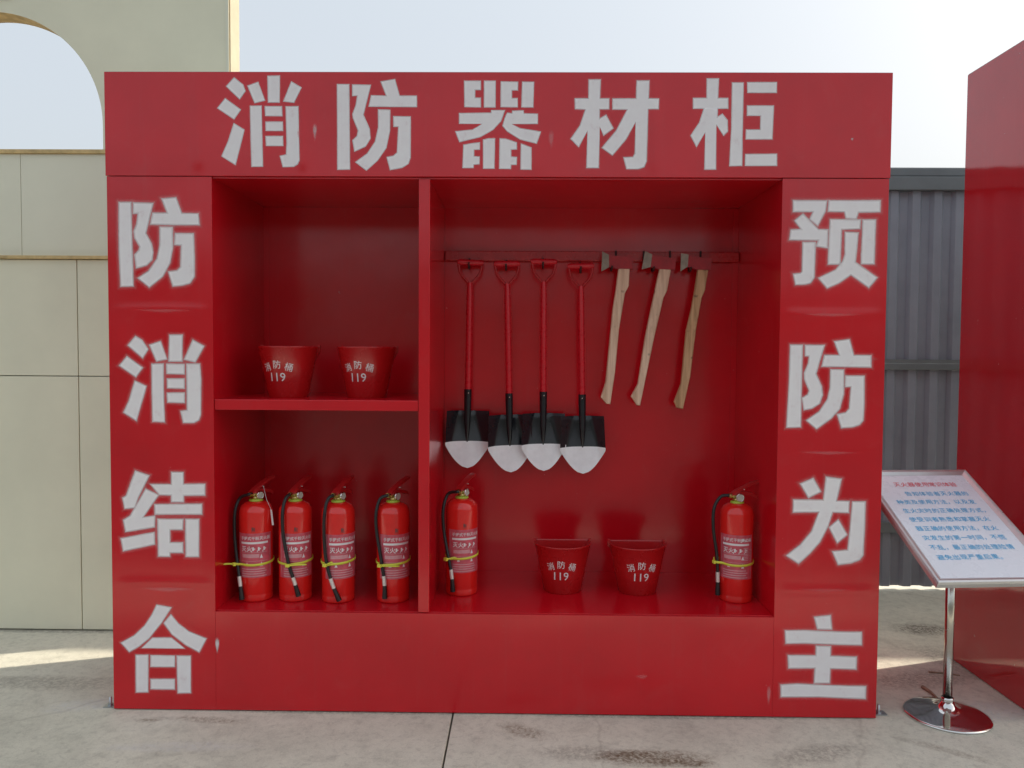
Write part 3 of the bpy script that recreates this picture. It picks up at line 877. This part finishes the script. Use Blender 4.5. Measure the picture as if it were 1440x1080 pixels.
    rz_ = Matrix.Rotation(ha + math.pi / 2, 4, 'Z')
    hd.v = [tuple(rz_ @ Vector(p) + Vector((hb.x, hb.y, tz))) for p in hd.v]
    hd.build('tie_head', M['tie'], tie)
    for (dx, dy, dz, bend) in tails:
        p0 = Vector((hb.x, hb.y, tz)); p3 = p0 + Vector((dx, dy, dz))
        pts_ = spline([p0, p0.lerp(p3, .35) + Vector((0, 0, bend)), p0.lerp(p3, .7) + Vector((0, 0, bend)), p3], 5)
        MB().tube(pts_, [0.0042] * (len(pts_) - 3) + [0.0038, 0.0032, 0.002], 4, 0.45).build('tie_tail', M['tie'], tie)
    if tag_:
        MB().add([(0.062, -0.020, 0.352), (0.070, -0.024, 0.350), (0.079, -0.030, 0.292), (0.071, -0.027, 0.291), (0.062, -0.019, 0.352), (0.070, -0.023, 0.350), (0.079, -0.029, 0.292), (0.071, -0.026, 0.291)],
                 [(0, 1, 2, 3), (7, 6, 5, 4), (0, 1, 5, 4), (1, 2, 6, 5), (2, 3, 7, 6), (3, 0, 4, 7)]).build('inspection_tag', M['white_print'], root)
        MB().tube(spline([rot @ Vector((0.022, -0.018, 0.436)), Vector((0.050, -0.026, 0.392)), Vector((0.066, -0.022, 0.352))], 4), 0.0008, 5).build('tag_string', M['white_print'], root)
    # printed label
    LA = -math.pi / 2 + lab_turn
    def patch(a0, a1, z0, z1, off, mat, name, par):
        n = max(2, int(abs(a1 - a0) / 0.1))
        r = ER + off
        vs = []
        for k in range(n + 1):
            a = a0 + (a1 - a0) * k / n
            for z in (z0, z1): vs.append((r * math.cos(a), r * math.sin(a), z))
        return MB().add(vs, [(2 * k, 2 * k + 2, 2 * k + 3, 2 * k + 1) for k in range(n)], True).build(name, M[mat], par, fix=False)
    wide = 1.12
    lab = patch(LA - wide, LA + wide, 0.094, 0.266, 0.0005, 'label_pink', 'printed_label', root)
    bars = MB(); pale = MB()
    def strip(mb, a0, a1, z0, z1, off=0.0010):
        n = max(2, int(abs(a1 - a0) / 0.08)); r = ER + off; vs = []
        for k in range(n + 1):
            a = a0 + (a1 - a0) * k / n
            for z in (z0, z1): vs.append((r * math.cos(a), r * math.sin(a), z))
        mb.add(vs, [(2 * k, 2 * k + 2, 2 * k + 3, 2 * k + 1) for k in range(n)], True)
    def glyphs(mb, s, size, a_c, z_c, off=0.0016, bold=0.01, sx=1.0):
        vs, fs = text_geo(s, size, bold); r = ER + off
        mb.add([(r * math.cos(a_c + v.x * sx / r), r * math.sin(a_c + v.x * sx / r), z_c + v.y) for v in vs], fs)
    wb = MB(); strip(wb, LA - 0.85, LA + 0.85, 0.2250, 0.2330); wb.build('white_band', M['white_print'], lab, fix=False)
    gl1 = MB(); glyphs(gl1, '手提式干粉灭火器', 0.0150, LA + 0.08, 0.247); gl1.build('print', M['white_print'], lab, fix=False)
    gl2 = MB(); glyphs(gl2, '灭火', 0.023, LA - 0.45, 0.206); gl2.build('print', M['white_print'], lab, fix=False)
    # pictograms of use
    for k in range(3):
        a = LA - 0.05 + 0.32 * k
        strip(bars, a - 0.05, a + 0.05, 0.199, 0.213)
        strip(bars, a + 0.03, a + 0.12, 0.204, 0.208)
        strip(bars, a - 0.10, a - 0.06, 0.194, 0.200)
    strip(pale, LA - 0.75, LA + 0.30, 0.172, 0.186)
    r = ER + 0.0012
    for (a, z, s_) in ((LA + 0.42, 0.170, 0.016), (LA - 0.42, 0.140, 0.014), (LA + 0.42, 0.138, 0.018)):
        bars.add([(r * math.cos(a - 0.09), r * math.sin(a - 0.09), z), (r * math.cos(a + 0.09), r * math.sin(a + 0.09), z), (r * math.cos(a), r * math.sin(a), z + s_)], [(0, 1, 2)])
    for k in range(4):
        strip(pale, LA - 0.8, LA + 0.75 - 0.1 * (k % 2), 0.099 + k * 0.0090, 0.1030 + k * 0.0090)
    strip(pale, LA - 1.02, LA - 0.99, 0.112, 0.258); strip(pale, LA + 0.99, LA + 1.01, 0.112, 0.258)
    strip(pale, LA - 0.8, LA + 0.8, 0.158, 0.1595); strip(pale, LA - 0.8, LA + 0.8, 0.1915, 0.193)
    if side_text:
        glyphs(bars, 'JINDA', 0.016, LA + 0.62, 0.245, bold=0.02)
        for k in range(9): strip(pale, LA + 0.45, LA + 0.80, 0.168 + k * 0.0058, 0.171 + k * 0.0058, 0.0014)
        for k in range(8): strip(pale, LA + 0.84, LA + 1.08, 0.168 + k * 0.0058, 0.170 + k * 0.0058, 0.0014)
    o_ = bars.build('pictograms', M['white_print'], lab, fix=False); o_['kind'] = 'stuff'
    o_ = pale.build('small_print', M['label_pale'], lab, fix=False); o_['kind'] = 'stuff'
    if not side_text:
        sg = MB()
        strip(sg, LA - 0.12, LA - 0.02, 0.276, 0.290); strip(sg, LA + 0.01, LA + 0.06, 0.276, 0.288); strip(sg, LA - 0.16, LA + 0.10, 0.272, 0.2735)
        sg.build('stamp', M['label_dark'], lab, fix=False)
    return root

FRONT = -math.pi / 2
def hz(*a): return a
extinguisher(361, 848, 'red extinguisher beside the outer cabinet wall, below the shelf, yellow tie tail sticking out', 1.05,
    [(math.pi + 0.25, 0.060, 0.392), (math.pi + 0.42, 0.078, 0.340), (math.pi + 0.50, 0.080, 0.250), (math.pi + 0.70, 0.076, 0.160), (math.pi + 0.98, 0.076, 0.080), (math.pi + 1.12, 0.076, 0.012)], 0.0, [(-0.034, -0.022, 0.005, 0.002)], 0.20, tag_=True)
extinguisher(416, 848, 'red extinguisher below the shelf, second from the outer cabinet wall, hose crossing its front', 1.15,
    [(math.pi + 1.12, 0.056, 0.394), (math.pi + 1.16, 0.074, 0.345), (math.pi + 1.20, 0.074, 0.260), (math.pi + 1.50, 0.0725, 0.150), (math.pi + 1.78, 0.0725, 0.085), (math.pi + 2.0, 0.0725, 0.026)], 0.004, [(0.070, 0.012, 0.002, 0.001)], 0.34)
extinguisher(476, 850, 'red extinguisher below the shelf with long black hose ending at its foot, third one in', 1.15,
    [(math.pi + 1.02, 0.056, 0.396), (math.pi + 1.04, 0.075, 0.340), (math.pi + 1.02, 0.075, 0.250), (math.pi + 1.14, 0.0735, 0.165), (math.pi + 1.48, 0.0725, 0.080), (math.pi + 1.85, 0.0725, 0.014)], 0.008, [(0.045, 0.030, 0.016, 0.0)], 0.52)
extinguisher(553, 850, 'red extinguisher below the shelf, standing nearest to the middle divider', 1.0,
    [(math.pi + 0.62, 0.056, 0.397), (math.pi + 0.70, 0.076, 0.342), (math.pi + 0.76, 0.075, 0.270), (math.pi + 1.06, 0.0735, 0.170), (math.pi + 1.25, 0.0725, 0.090), (math.pi + 1.28, 0.0725, 0.022)], 0.006, [(0.075, 0.012, -0.004, 0.0)], 0.40)
extinguisher(649, 840, 'red extinguisher beside the middle divider, under the shovels', 1.1,
    [(math.pi + 0.22, 0.056, 0.398), (math.pi + 0.40, 0.078, 0.340), (math.pi + 0.52, 0.079, 0.260), (math.pi + 0.85, 0.077, 0.170), (math.pi + 1.10, 0.076, 0.090), (math.pi + 1.18, 0.076, 0.022)], 0.006, [(0.070, 0.016, 0.012, 0.0)], 0.30)
extinguisher(1034, 850, 'red extinguisher standing alone by the axes end of the cabinet, hose looped down its side', 0.12,
    [(math.pi + 0.05, 0.066, 0.404), (math.pi + 0.14, 0.094, 0.360), (math.pi + 0.18, 0.097, 0.280), (math.pi + 0.20, 0.082, 0.180), (math.pi + 0.22, 0.077, 0.090), (math.pi + 0.24, 0.077, 0.020)], 0.004, [(-0.004, -0.012, 0.022, 0.0)], -0.30, True)

# ------------------------------------------------------------------ shovels
def make_shovel(root, L):
    """local: tip of the blade at z=0, grip at z=L, blade dish opening towards -y"""
    BW, BH, ZW = 0.097, 0.245, 0.110
    def half(z):
        t = z / BH
        if t < 0.40:
            q = t / 0.40
            return BW * max(0.012, q ** 0.55)
        return BW * (1.0 - 0.055 * ((t - 0.40) / 0.60) ** 1.0)
    def pt(s, z):
        h = half(z); x = s * h
        wc = BW * (0.30 + 0.55 * max(0.0, 1 - z / BH) ** 0.9)
        fl = max(0.0, abs(x) - wc)
        y = -0.62 * (math.sqrt(fl * fl + 0.004 ** 2) - 0.004) - 0.040 * (1 - z / BH) ** 1.6
        if z > BH - 0.012: y += 0.006 * (z - BH + 0.012) / 0.012
        y -= 0.010 * math.exp(-(x / 0.020) ** 2) * (z / BH) ** 1.5
        return Vector((x, y, z))
    def sheet(z0, z1, nz, mat, name):
        b = MB(); ns = 32; vs = []
        for j in range(nz + 1):
            z = z0 + (z1 - z0) * j / nz
            for i in range(ns + 1):
                s = -1 + 2 * i / ns
                # boundary between black and white is slightly curved
                zz = z + (0.004 * (1 - s * s) if abs(z - ZW) < 1e-6 else 0)
                vs.append(pt(s, zz))
        m = ns + 1
        fs = [(j * m + i, j * m + i + 1, (j + 1) * m + i + 1, (j + 1) * m + i) for j in range(nz) for i in range(ns)]
        b.add(vs, fs, True)
        b.add([v + Vector((0, 0.0022, 0)) for v in vs], [f[::-1] for f in fs], True)
        n1 = len(vs)
        rim = [(j * m, (j + 1) * m) for j in range(nz)] + [(j * m + ns, (j + 1) * m + ns) for j in range(nz)] + [(i, i + 1) for i in range(ns)] + [(nz * m + i, nz * m + i + 1) for i in range(ns)]
        b.add([*vs, *[v + Vector((0, 0.0022, 0)) for v in vs]], [(a, c, c + n1, a + n1) for a, c in rim])
        return b.build(name, mat, root, fix=False)
    bl = sheet(ZW, BH, 14, M['black_paint'], 'blade')
    sheet(0.0, ZW, 16, M['tip_white'], 'blade_tip')
    b = MB()
    zs = [0.110, 0.14, 0.19, BH, 0.29, 0.338]
    b.tube([(0, -0.016 if z < 0.2 else -0.017, z) for z in zs], [0.003, 0.0085, 0.013, 0.0150, 0.0160, 0.0165], 16)
    so = b.build('socket', M['black_paint'], root)
    MB().lathe([(0.0, 0.0), (0.004, 0.0), (0.003, 0.0025), (0.0, 0.003)], 10, axis='Y', c=(0, -0.033, 0.322)).build('rivet', M['brushed'], so)
    MB().tube([(0, -0.017, 0.33), (0, -0.017, 0.5), (0, -0.017, L - 0.135), (0, -0.017, L - 0.085)], [0.0135, 0.0132, 0.0132, 0.0105], 16).build('shaft', M['shaft_red'], root)
    hd = MB()
    for s in (-1, 1):
        hd.tube(spline([(s * 0.002, -0.017, L - 0.098), (s * 0.012, -0.017, L - 0.082), (s * 0.040, -0.017, L - 0.050), (s * 0.049, -0.017, L - 0.020), (s * 0.050, -0.017, L)], 5), 0.0052, 10)
    fk = hd.build('yoke', M['rail_red'], root)
    MB().tube([(-0.056, -0.017, L), (-0.045, -0.017, L), (0.045, -0.017, L), (0.056, -0.017, L)], [0.008, 0.0125, 0.0125, 0.008], 14).build('grip', M['shaft_red'], root)

shovel_labels = ['black shovel with white tip and red shaft hanging nearest the middle divider',
                 'black shovel with white tip hanging second from the middle divider',
                 'black shovel with white tip hanging third from the middle divider',
                 'black shovel with white tip hanging next to the axes, widest view of its blade']
proto = None
for i, ((gu, gv), (tu, tv)) in enumerate(shovel_px):
    Y = 0.500 - 0.004 * i
    a = onY(gu, gv, Y); t = onY(tu, tv, Y)
    L = (a - t).length
    root = thing('shovel', shovel_labels[i], 'shovel', (t.x, Y + 0.017, t.z), 0, 'shovels hanging from the rail')
    tilt = math.atan2(a.x - t.x, a.z - t.z)
    root.rotation_euler = Euler((0, tilt, [0.22, 0.13, 0.13, -0.05][i]), 'XYZ')
    make_shovel(root, L)
    hook(a.x - 0.001, a.z - 0.007 - 0.0125 + 0.001, 0.058, 0.016)

# ------------------------------------------------------------------ axes
def axe(edge, head, handle, woodm, label):
    sc = 1080 / 260.0
    Y = 0.492
    cv = lambda L: [onY(820 + a / sc, 330 + b / sc, Y) for a, b in L]
    E, Hd, Hn = cv(edge), cv(head), cv(handle)
    zb = min(p.z for p in Hn); bx_ = [p for p in Hn if p.z == zb][0].x
    off = (bx_, Y, zb)
    root = thing('axe', label, 'axe', off, 0, 'axes hanging from the rail')
    # head: wedge thick at the poll, thin at the cheek
    xm0, xm1 = min(p.x for p in Hd), max(p.x for p in Hd)
    th = lambda x: 0.010 + 0.008 * (x - xm0) / (xm1 - xm0)
    b = MB().prism([(p.x, Y - th(p.x), p.z) for p in Hd], [(p.x, Y + th(p.x), p.z) for p in Hd])
    hd_ = b.build('axe_head', M['axe_red'], root, off)
    MB().prism([(E[0].x, Y - 0.0012, E[0].z), (E[1].x, Y - 0.0098, E[1].z), (E[2].x, Y - 0.0098, E[2].z), (E[3].x, Y - 0.0012, E[3].z)],
               [(E[0].x, Y + 0.0012, E[0].z), (E[1].x, Y + 0.0098, E[1].z), (E[2].x, Y + 0.0098, E[2].z), (E[3].x, Y + 0.0012, E[3].z)]).build('cutting_edge', M['steel_edge'], hd_, off)
    # handle: rounded slab
    n = len(Hn)
    def inset(P, d):
        cen = []
        out = []
        for i in range(len(P)):
            p0, p1, p2 = P[i - 1], P[i], P[(i + 1) % len(P)]
            d0 = (p1 - p0).normalized(); d1 = (p2 - p1).normalized()
            n0 = Vector((-d0.z, 0, d0.x)); n1 = Vector((-d1.z, 0, d1.x))
            m = (n0 + n1); m = m / max(0.6, m.length_squared / 2)
            out.append(p1 + m * d)
        return out
    ar = sum(Hn[i].x * Hn[(i + 1) % n].z - Hn[(i + 1) % n].x * Hn[i].z for i in range(n))
    if ar < 0: Hn = Hn[::-1]
    hb = MB()
    levels = [(0.0035, -0.0125), (0.0012, -0.0105), (0.0, -0.0065), (0.0, 0.0065), (0.0012, 0.0105), (0.0035, 0.0125)]
    rings = [[(p.x, Y + dy, p.z) for p in inset(Hn, d)] for d, dy in levels]
    vs = [q for r_ in rings for q in r_]
    fs = [(j * n + i, j * n + (i + 1) % n, (j + 1) * n + (i + 1) % n, (j + 1) * n + i) for j in range(5) for i in range(n)]
    hb.add(vs, fs, False)
    tris = tessellate_polygon([[Vector(q) for q in rings[0]]])
    hb.add(rings[0], [tuple(t) for t in tris]); hb.add(rings[5], [tuple(t) for t in tris])
    hb.build('handle', woodm, root, off)
    return root, Hd
axes = [
 ([(112,97),(150,120),(150,192),(106,215)], [(150,120),(205,128),(292,130),(288,202),(200,201),(150,192)],
  [(205,198),(272,198),(266,300),(243,345),(208,560),(186,800),(158,990),(135,988),(102,950),(130,860),(155,600),(172,430),(188,330)], M['wood_pale'],
  'axe with pale wooden handle hanging next to the shovels'),
 ([(362,95),(402,118),(392,190),(342,203)], [(402,118),(450,130),(540,142),(532,207),(440,203),(392,190)],
  [(445,198),(512,203),(490,325),(468,370),(410,620),(352,900),(332,998),(312,996),(278,945),(318,870),(360,600),(395,430)], M['wood_pale'],
  'axe with pale wooden handle hanging between the two other axes'),
 ([(572,108),(614,118),(608,188),(568,215)], [(614,118),(660,132),(746,140),(740,208),(660,206),(608,188)],
  [(668,204),(729,207),(710,325),(691,370),(657,560),(624,830),(582,1018),(545,1010),(530,975),(570,870),(600,560),(630,430),(650,320)], M['wood_dark'],
  'axe with darker cracked wooden handle hanging farthest from the shovels')]
for E_, H_, N_, wm, lb in axes:
    r_, Hd = axe(E_, H_, N_, wm, lb)
    for k in (2, 5):
        pass
    # pegs under the head on both sides of the handle
    lo = sorted(Hd, key=lambda p: p.z)[:3]
    xs = [min(p.x for p in Hd) + 0.012, max(p.x for p in Hd) - 0.006]
    sc = 1080 / 260.0
    zz = min(p.z for p in Hd)
    for x in (xs[0],):
        MB().tube(spline([(x, YR + 0.006, zz + 0.020), (x, YR - 0.010, zz + 0.018), (x, YR - 0.018, zz - 0.003), (x, 0.478, zz - 0.003), (x, 0.470, zz + 0.012)], 5), 0.004, 8).build('hook', M['hook'], rail_o)
for u in (866, 905, 942, 985):
    p = onY(u, 358, YR)
    MB().tube([(p.x, YR - 0.003, 1.742), (p.x, YR - 0.003, 1.786)], 0.004, 8).build('hook', M['hook'], rail_o)

# ------------------------------------------------------------------ notice stand
ST = thing('notice_stand', 'chrome stand with tilted white notice board in red and blue print beside the cabinet', 'notice stand', (1.695, 0.0342, 0))
SX, SY = 1.695, 0.0342
R_ = 0.148
MB().lathe([(0.0, 0.0), (R_ - 0.004, 0.0), (R_, 0.003), (R_ - 0.001, 0.007), (R_ - 0.010, 0.010), (0.100, 0.018), (0.060, 0.026), (0.036, 0.034), (0.026, 0.046), (0.021, 0.058), (0.0, 0.060)], 72).build('base', M['chrome'], ST)
tilt = 0.5202; rz = 0.0847; CZ = 0.7263; BW_, BL_ = 0.451, 0.6085
MB().lathe([(0.0, 0.040), (0.0165, 0.040), (0.0165, CZ - 0.045), (0.0, CZ - 0.045)], 28).build('pole', M['brushed'], ST)
MB().lathe([(0.019, 0.054), (0.0215, 0.056), (0.0215, 0.070), (0.019, 0.072)], 28).build('collar', M['chrome'], ST)
BM = Matrix.Translation((0, 0, CZ)) @ Matrix.Rotation(rz, 4, 'Z') @ Matrix.Rotation(tilt, 4, 'X')
def onboard(b): 
    b.v = [tuple(BM @ Vector(p)) for p in b.v]; return b
onboard(MB().bbox(-0.05, 0.05, -0.06, 0.06, -0.034, -0.0135, 0.004)).build('bracket', M['brushed'], ST)
brd = onboard(MB().box(-BW_ / 2 + 0.012, BW_ / 2 - 0.012, -BL_ / 2 + 0.012, BL_ / 2 - 0.012, -0.012, 0.0005)).build('board', M['paper'], ST)
# mitred frame, rounded profile
fw = 0.030
prof = [(0.0, -0.013), (0.0, 0.002), (0.004, 0.009), (0.010, 0.012), (0.018, 0.010), (0.026, 0.004), (fw, 0.0012), (fw, -0.004), (0.012, -0.013)]
cs = [(-1, -1), (1, -1), (1, 1), (-1, 1)]
for k in range(4):
    a, c = cs[k], cs[(k + 1) % 4]
    vs = []
    for (sx, sy) in (a, c):
        for q, z in prof:
            vs.append((sx * (BW_ / 2 - q), sy * (BL_ / 2 - q), z))
    m = len(prof)
    fs = [(i, (i + 1) % m, m + (i + 1) % m, m + i) for i in range(m)]
    fb = MB().add(vs, fs, False)
    onboard(fb).build('frame_rail', M['frame'], ST)
# lettering
lines = [('告知体验者灭火器的', 1.0), ('种类及使用方法，以及发', 0.0), ('生火灾时的正确处理方式，', 0.0), ('使受训者熟悉和掌握灭火', 0.0), ('器正确的使用方法，在火', 0.0), ('灾发生的第一时间，不慌', 0.0), ('不乱，最正确的处理险情', 0.0), ('避免出现严重后果。', 0.0)]
def put_line(s, x0, y, size, pitch, mat, bold, sy=1.0):
    b = MB()
    for i, ch in enumerate(s):
        if ch in '，。':
            vs, fs = text_geo(ch, size, 0.0)
            b.add([(x0 + (i + 0.2) * pitch + v.x, y - size * 0.33 + v.y, 0.0018) for v in vs], fs); continue
        vs, fs = text_geo(ch, size, bold)
        b.add([(x0 + (i + 0.5) * pitch + v.x, y + v.y * sy, 0.0018) for v in vs], fs)
    o = onboard(b)
    return o.build('print_line', mat, brd, fix=False)
yt = BL_ / 2 - 0.087
put_line('灭火器使用常识体验', -0.118, yt, 0.0285, 0.0285, M['ink_red'], 0.0)
lx = -0.158; pitch = 0.0285
for i, (s, ind) in enumerate(lines):
    put_line(s, lx + ind * 2 * pitch, yt - 0.055 - i * 0.0485, 0.0275, pitch, M['ink_blue'], 0.0)

# ------------------------------------------------------------------ neighbouring red booth
BX = 2.012; BH_ = 2.55
bt = thing('red_booth', 'tall plain red steel booth beyond the notice stand, glossy side wall facing the cabinet', 'booth', (BX, 0.0, 0))
MB().box(BX, BX + 0.03, -0.02, D + 0.005, 0.004, BH_).build('side_wall', M['red_box'], bt, (BX, 0, 0))
MB().box(BX + 0.0305, BX + 3.6, D - 0.03, D + 0.004, 0.004, BH_ - 0.002).build('back_wall', M['red_box'], bt, (BX, 0, 0))
MB().box(BX + 0.032, BX + 3.6, D + 0.0045, D + 0.008, 0.005, BH_ - 0.003).build('added_rear_sheet', M['bounce_grey'], bt, (BX, 0, 0))  # added unseen grey backing, keeps the booth's bounce light neutral
MB().box(BX + 0.002, BX + 3.6, -0.015, D + 0.002, BH_ + 0.0005, BH_ + 0.003).build('added_roof_sheet', M['bounce_grey'], bt, (BX, 0, 0))  # added unseen grey top, cuts red bounce from the booth
MB().box(BX + 0.0305, BX + 3.6, -0.018, D - 0.031, BH_ - 0.04, BH_ - 0.001).build('roof', M['red_box'], bt, (BX, 0, 0))
MB().box(BX + 0.0305, BX + 3.6, -0.016, 0.02, 2.1, BH_ - 0.041).build('header_panel', M['red_box'], bt, (BX, 0, 0))
MB().box(BX + 0.0305, BX + 0.4, -0.016, 0.02, 0.004, 2.099).build('frame_panel', M['red_box'], bt, (BX, 0, 0))
MB().box(BX + 3.601, BX + 3.63, -0.016, D, 0.004, BH_ - 0.001).build('side_wall', M['red_box'], bt, (BX, 0, 0))

# ------------------------------------------------------------------ beige arched facade
FY = 0.82; FT = 0.12
XE = -1.2755
fa = thing('arched_facade', 'beige panelled free-standing wall with arched window opening behind the cabinet', 'wall', (-2.4, FY, 0))
FO = (-2.4, FY, 0)
ctr = onY(-10, 175, FY); top = onY(-10, 16.5, FY)
AR = (top.z - ctr.z) * 1.0
AX, AZ = ctr.x, ctr.z
ZSILL = 2.286
ZTOP = 3.7
def arch_wall(y0, y1):
    """wall above the sill with an arched hole; real thickness"""
    pts_hole = [(AX + AR * math.cos(a), AZ + AR * math.sin(a)) for a in [math.pi * k / 48 for k in range(49)]]
    b = MB()
    xl = -6.0
    # right part
    def quad_strip(outer, inner):
        n = len(outer)
        for y, flip in ((y0, False), (y1, True)):
            vs = [(p[0], y, p[1]) for p in outer] + [(p[0], y, p[1]) for p in inner]
            fs = [(i, i + 1, n + i + 1, n + i) for i in range(n - 1)]
            b.add(vs, fs)
    outer = []
    for (x, z) in pts_hole:
        outer.append((x, ZTOP))
    quad_strip(outer, pts_hole)
    for (xa, xb) in ((AX + AR, XE), (xl, AX - AR)):
        for y in (y0, y1):
            b.add([(xa, y, ZSILL), (xb, y, ZSILL), (xb, y, ZTOP), (xa, y, ZTOP)], [(0, 1, 2, 3)])
    # jamb pieces below springing
    for y in (y0, y1): pass
    b.add([(XE, y0, ZSILL), (XE, y1, ZSILL), (XE, y1, ZTOP), (XE, y0, ZTOP)], [(0, 1, 2, 3)], mi=1)
    b.add([(xl, y0, ZTOP), (xl, y1, ZTOP), (XE, y1, ZTOP), (XE, y0, ZTOP)], [(0, 1, 2, 3)], mi=1)
    sof = pts_hole
    vs = [(p[0], y0, p[1]) for p in sof] + [(p[0], y1, p[1]) for p in sof]
    n = len(sof)
    b.add(vs, [(i, i + 1, n + i + 1, n + i) for i in range(n - 1)], True, 1)
    for s in (1, -1):
        x = AX + s * AR
        b.add([(x, y0, ZSILL), (x, y1, ZSILL), (x, y1, AZ), (x, y0, AZ)], [(0, 1, 2, 3)], mi=1)
    return b
b = arch_wall(FY, FY + FT)
b.build('arch_wall', [M['beige'], M['board_edge']], fa, FO)
# bright end strip and thin corner bead
MB().bbox(XE + 0.0005, XE + 0.006, FY + 0.004, FY + FT - 0.002, 0.01, ZTOP - 0.01, 0.001).build('end_strip', M['cream'], fa, FO)
MB().box(XE - 0.014, XE + 0.0005, FY - 0.003, FY - 0.0005, 0.01, ZTOP - 0.01).build('corner_bead', M['beige_mid'], fa, FO)
# grey infill panel in the upper left
gp = onY(17, 20, FY)
MB().box(-3.6, gp.x, FY - 0.012, FY - 0.0025, onY(5, 13, FY).z + 0.05, ZTOP).build('upper_panel', M['grey_panel'], fa, FO)
# sill, band of panels, ledge, lower panels
ZL = 1.775
MB().bbox(-6.0, XE - 0.02, FY - 0.010, FY + FT + 0.004, ZSILL - 0.020, ZSILL - 0.001, 0.002).build('sill', M['board_edge'], fa, FO)
seams = [-6.0, -4.75, -3.52, onY(29, 270, FY).x, XE - 0.002]
for i in range(len(seams) - 1):
    MB().bbox(seams[i] + 0.0012, seams[i + 1] - 0.0012, FY + 0.002, FY + FT, ZL + 0.012, ZSILL - 0.0205, 0.0012).build('band_panel', M['beige_mid'], fa, FO)
MB().bbox(-6.0, XE - 0.02, FY - 0.034, FY + 0.030, ZL - 0.004, ZL + 0.0115, 0.002).build('ledge', M['board_edge'], fa, FO)
vx = onY(114.5, 600, FY).x
xs = [-6.0, -4.6, -3.25, vx, XE - 0.001]
zs = [0.006, 1.221, ZL - 0.0045]
for i in range(4):
    for j in range(2):
        MB().bbox(xs[i] + 0.0022, xs[i + 1] - 0.0022, FY - 0.018, FY + FT, zs[j] + 0.002, zs[j + 1] - 0.002, 0.0015).build('lower_panel', M['beige'], fa, FO)

# ------------------------------------------------------------------ corrugated fence
YF = 1.60
fe = thing('corrugated_fence', 'dark grey corrugated steel site fence with capping rail behind the red cabinets', 'fence', (2.3, YF, 0))
FEO = (2.3, YF, 0)
def corr(x0, x1, z0, z1, y):
    P = 0.122; b = MB(); prof = []
    x = x0; k = 0
    seq = [(0.0, 0.0), (0.038, 0.0), (0.056, 0.022), (0.098, 0.022), (0.116, 0.0)]
    pts = []
    nper = 7
    for q in range(nper):
        for dx, dy in seq: pts.append((x0 + q * P + dx, y - dy))
    pts.append((x1, y))
    n = len(pts)
    vs = [(p[0], p[1], z) for z in (z0, z1) for p in pts]
    fs = [(i, i + 1, n + i + 1, n + i) for i in range(n - 1)]
    b.add(vs, fs)
    b.add([(p[0], p[1] + 0.0012, p[2]) for p in vs], [f[::-1] for f in fs])
    m_ = 2 * n
    b.add(vs[:n] + [(p[0], p[1] + 0.0012, p[2]) for p in vs[:n]], [(i, i + 1, n + i + 1, n + i) for i in range(n - 1)])
    return b
xx = -4.96 - 0.03
pw = 0.122 * 7
x = -5.2; k = 0
while x < 7.4:
    corr(x, x + pw + 0.034, 1.30, 2.27, YF + 0.02 + 0.002 * (k % 2)).build('corrugated_sheet', M['fence'], fe, FEO)
    corr(x, x + pw + 0.034, 0.018, 1.262, YF + 0.02 + 0.002 * (k % 2)).build('corrugated_sheet', M['fence'], fe, FEO)
    x += pw; k += 1
XA, XB = -5.2, 7.4
MB().bbox(XA, XB, YF - 0.035, YF + 0.055, 2.27, 2.345, 0.004).build('capping_rail', M['fence_rail'], fe, FEO)
MB().bbox(XA, XB, YF - 0.020, YF + 0.045, 2.3455, 2.400, 0.010).build('capping_top', M['fence_rail'], fe, FEO)
MB().bbox(XA, XB, YF - 0.022, YF + 0.050, 1.2625, 1.2995, 0.003).build('middle_rail', M['fence_rail'], fe, FEO)
MB().box(XA, XB, YF - 0.020, YF - 0.003, 1.300, 1.322).build('middle_rail', M['fence_rail'], fe, FEO)
MB().bbox(XA, XB, YF - 0.022, YF - 0.0035, 0.330, 0.393, 0.003).build('lower_rail', M['fence_rail'], fe, FEO)
for px in (-4.0, -1.5, 0.9, 3.6, 6.0):
    MB().box(px - 0.03, px + 0.03, YF + 0.056, YF + 0.11, 0.0, 2.34).build('post', M['fence_rail'], fe, FEO)

# ------------------------------------------------------------------ litter on the concrete
def twig(u0, v0, u1, v1, r, label):
    a = onZ(u0, v0); c = onZ(u1, v1)
    m = a.lerp(c, 0.5)
    root_loc = (m.x, m.y, 0)
    pts = [Vector((a.x, a.y, r)), Vector((m.x + 0.004, m.y + 0.003, r * 1.1)), Vector((c.x, c.y, r))]
    o = MB().tube(spline(pts, 4), [r * (1 - 0.4 * k / 8) for k in range(9)], 7).build('twig', M['twig'], None, root_loc)
    o.location = root_loc
    o['label'] = label; o['category'] = 'twig'
twig(1297, 968, 1318, 984, 0.007, 'thick brown twig lying against the chrome stand base')
twig(1306, 946, 1350, 951, 0.004, 'thin pale twig lying behind the chrome stand pole')
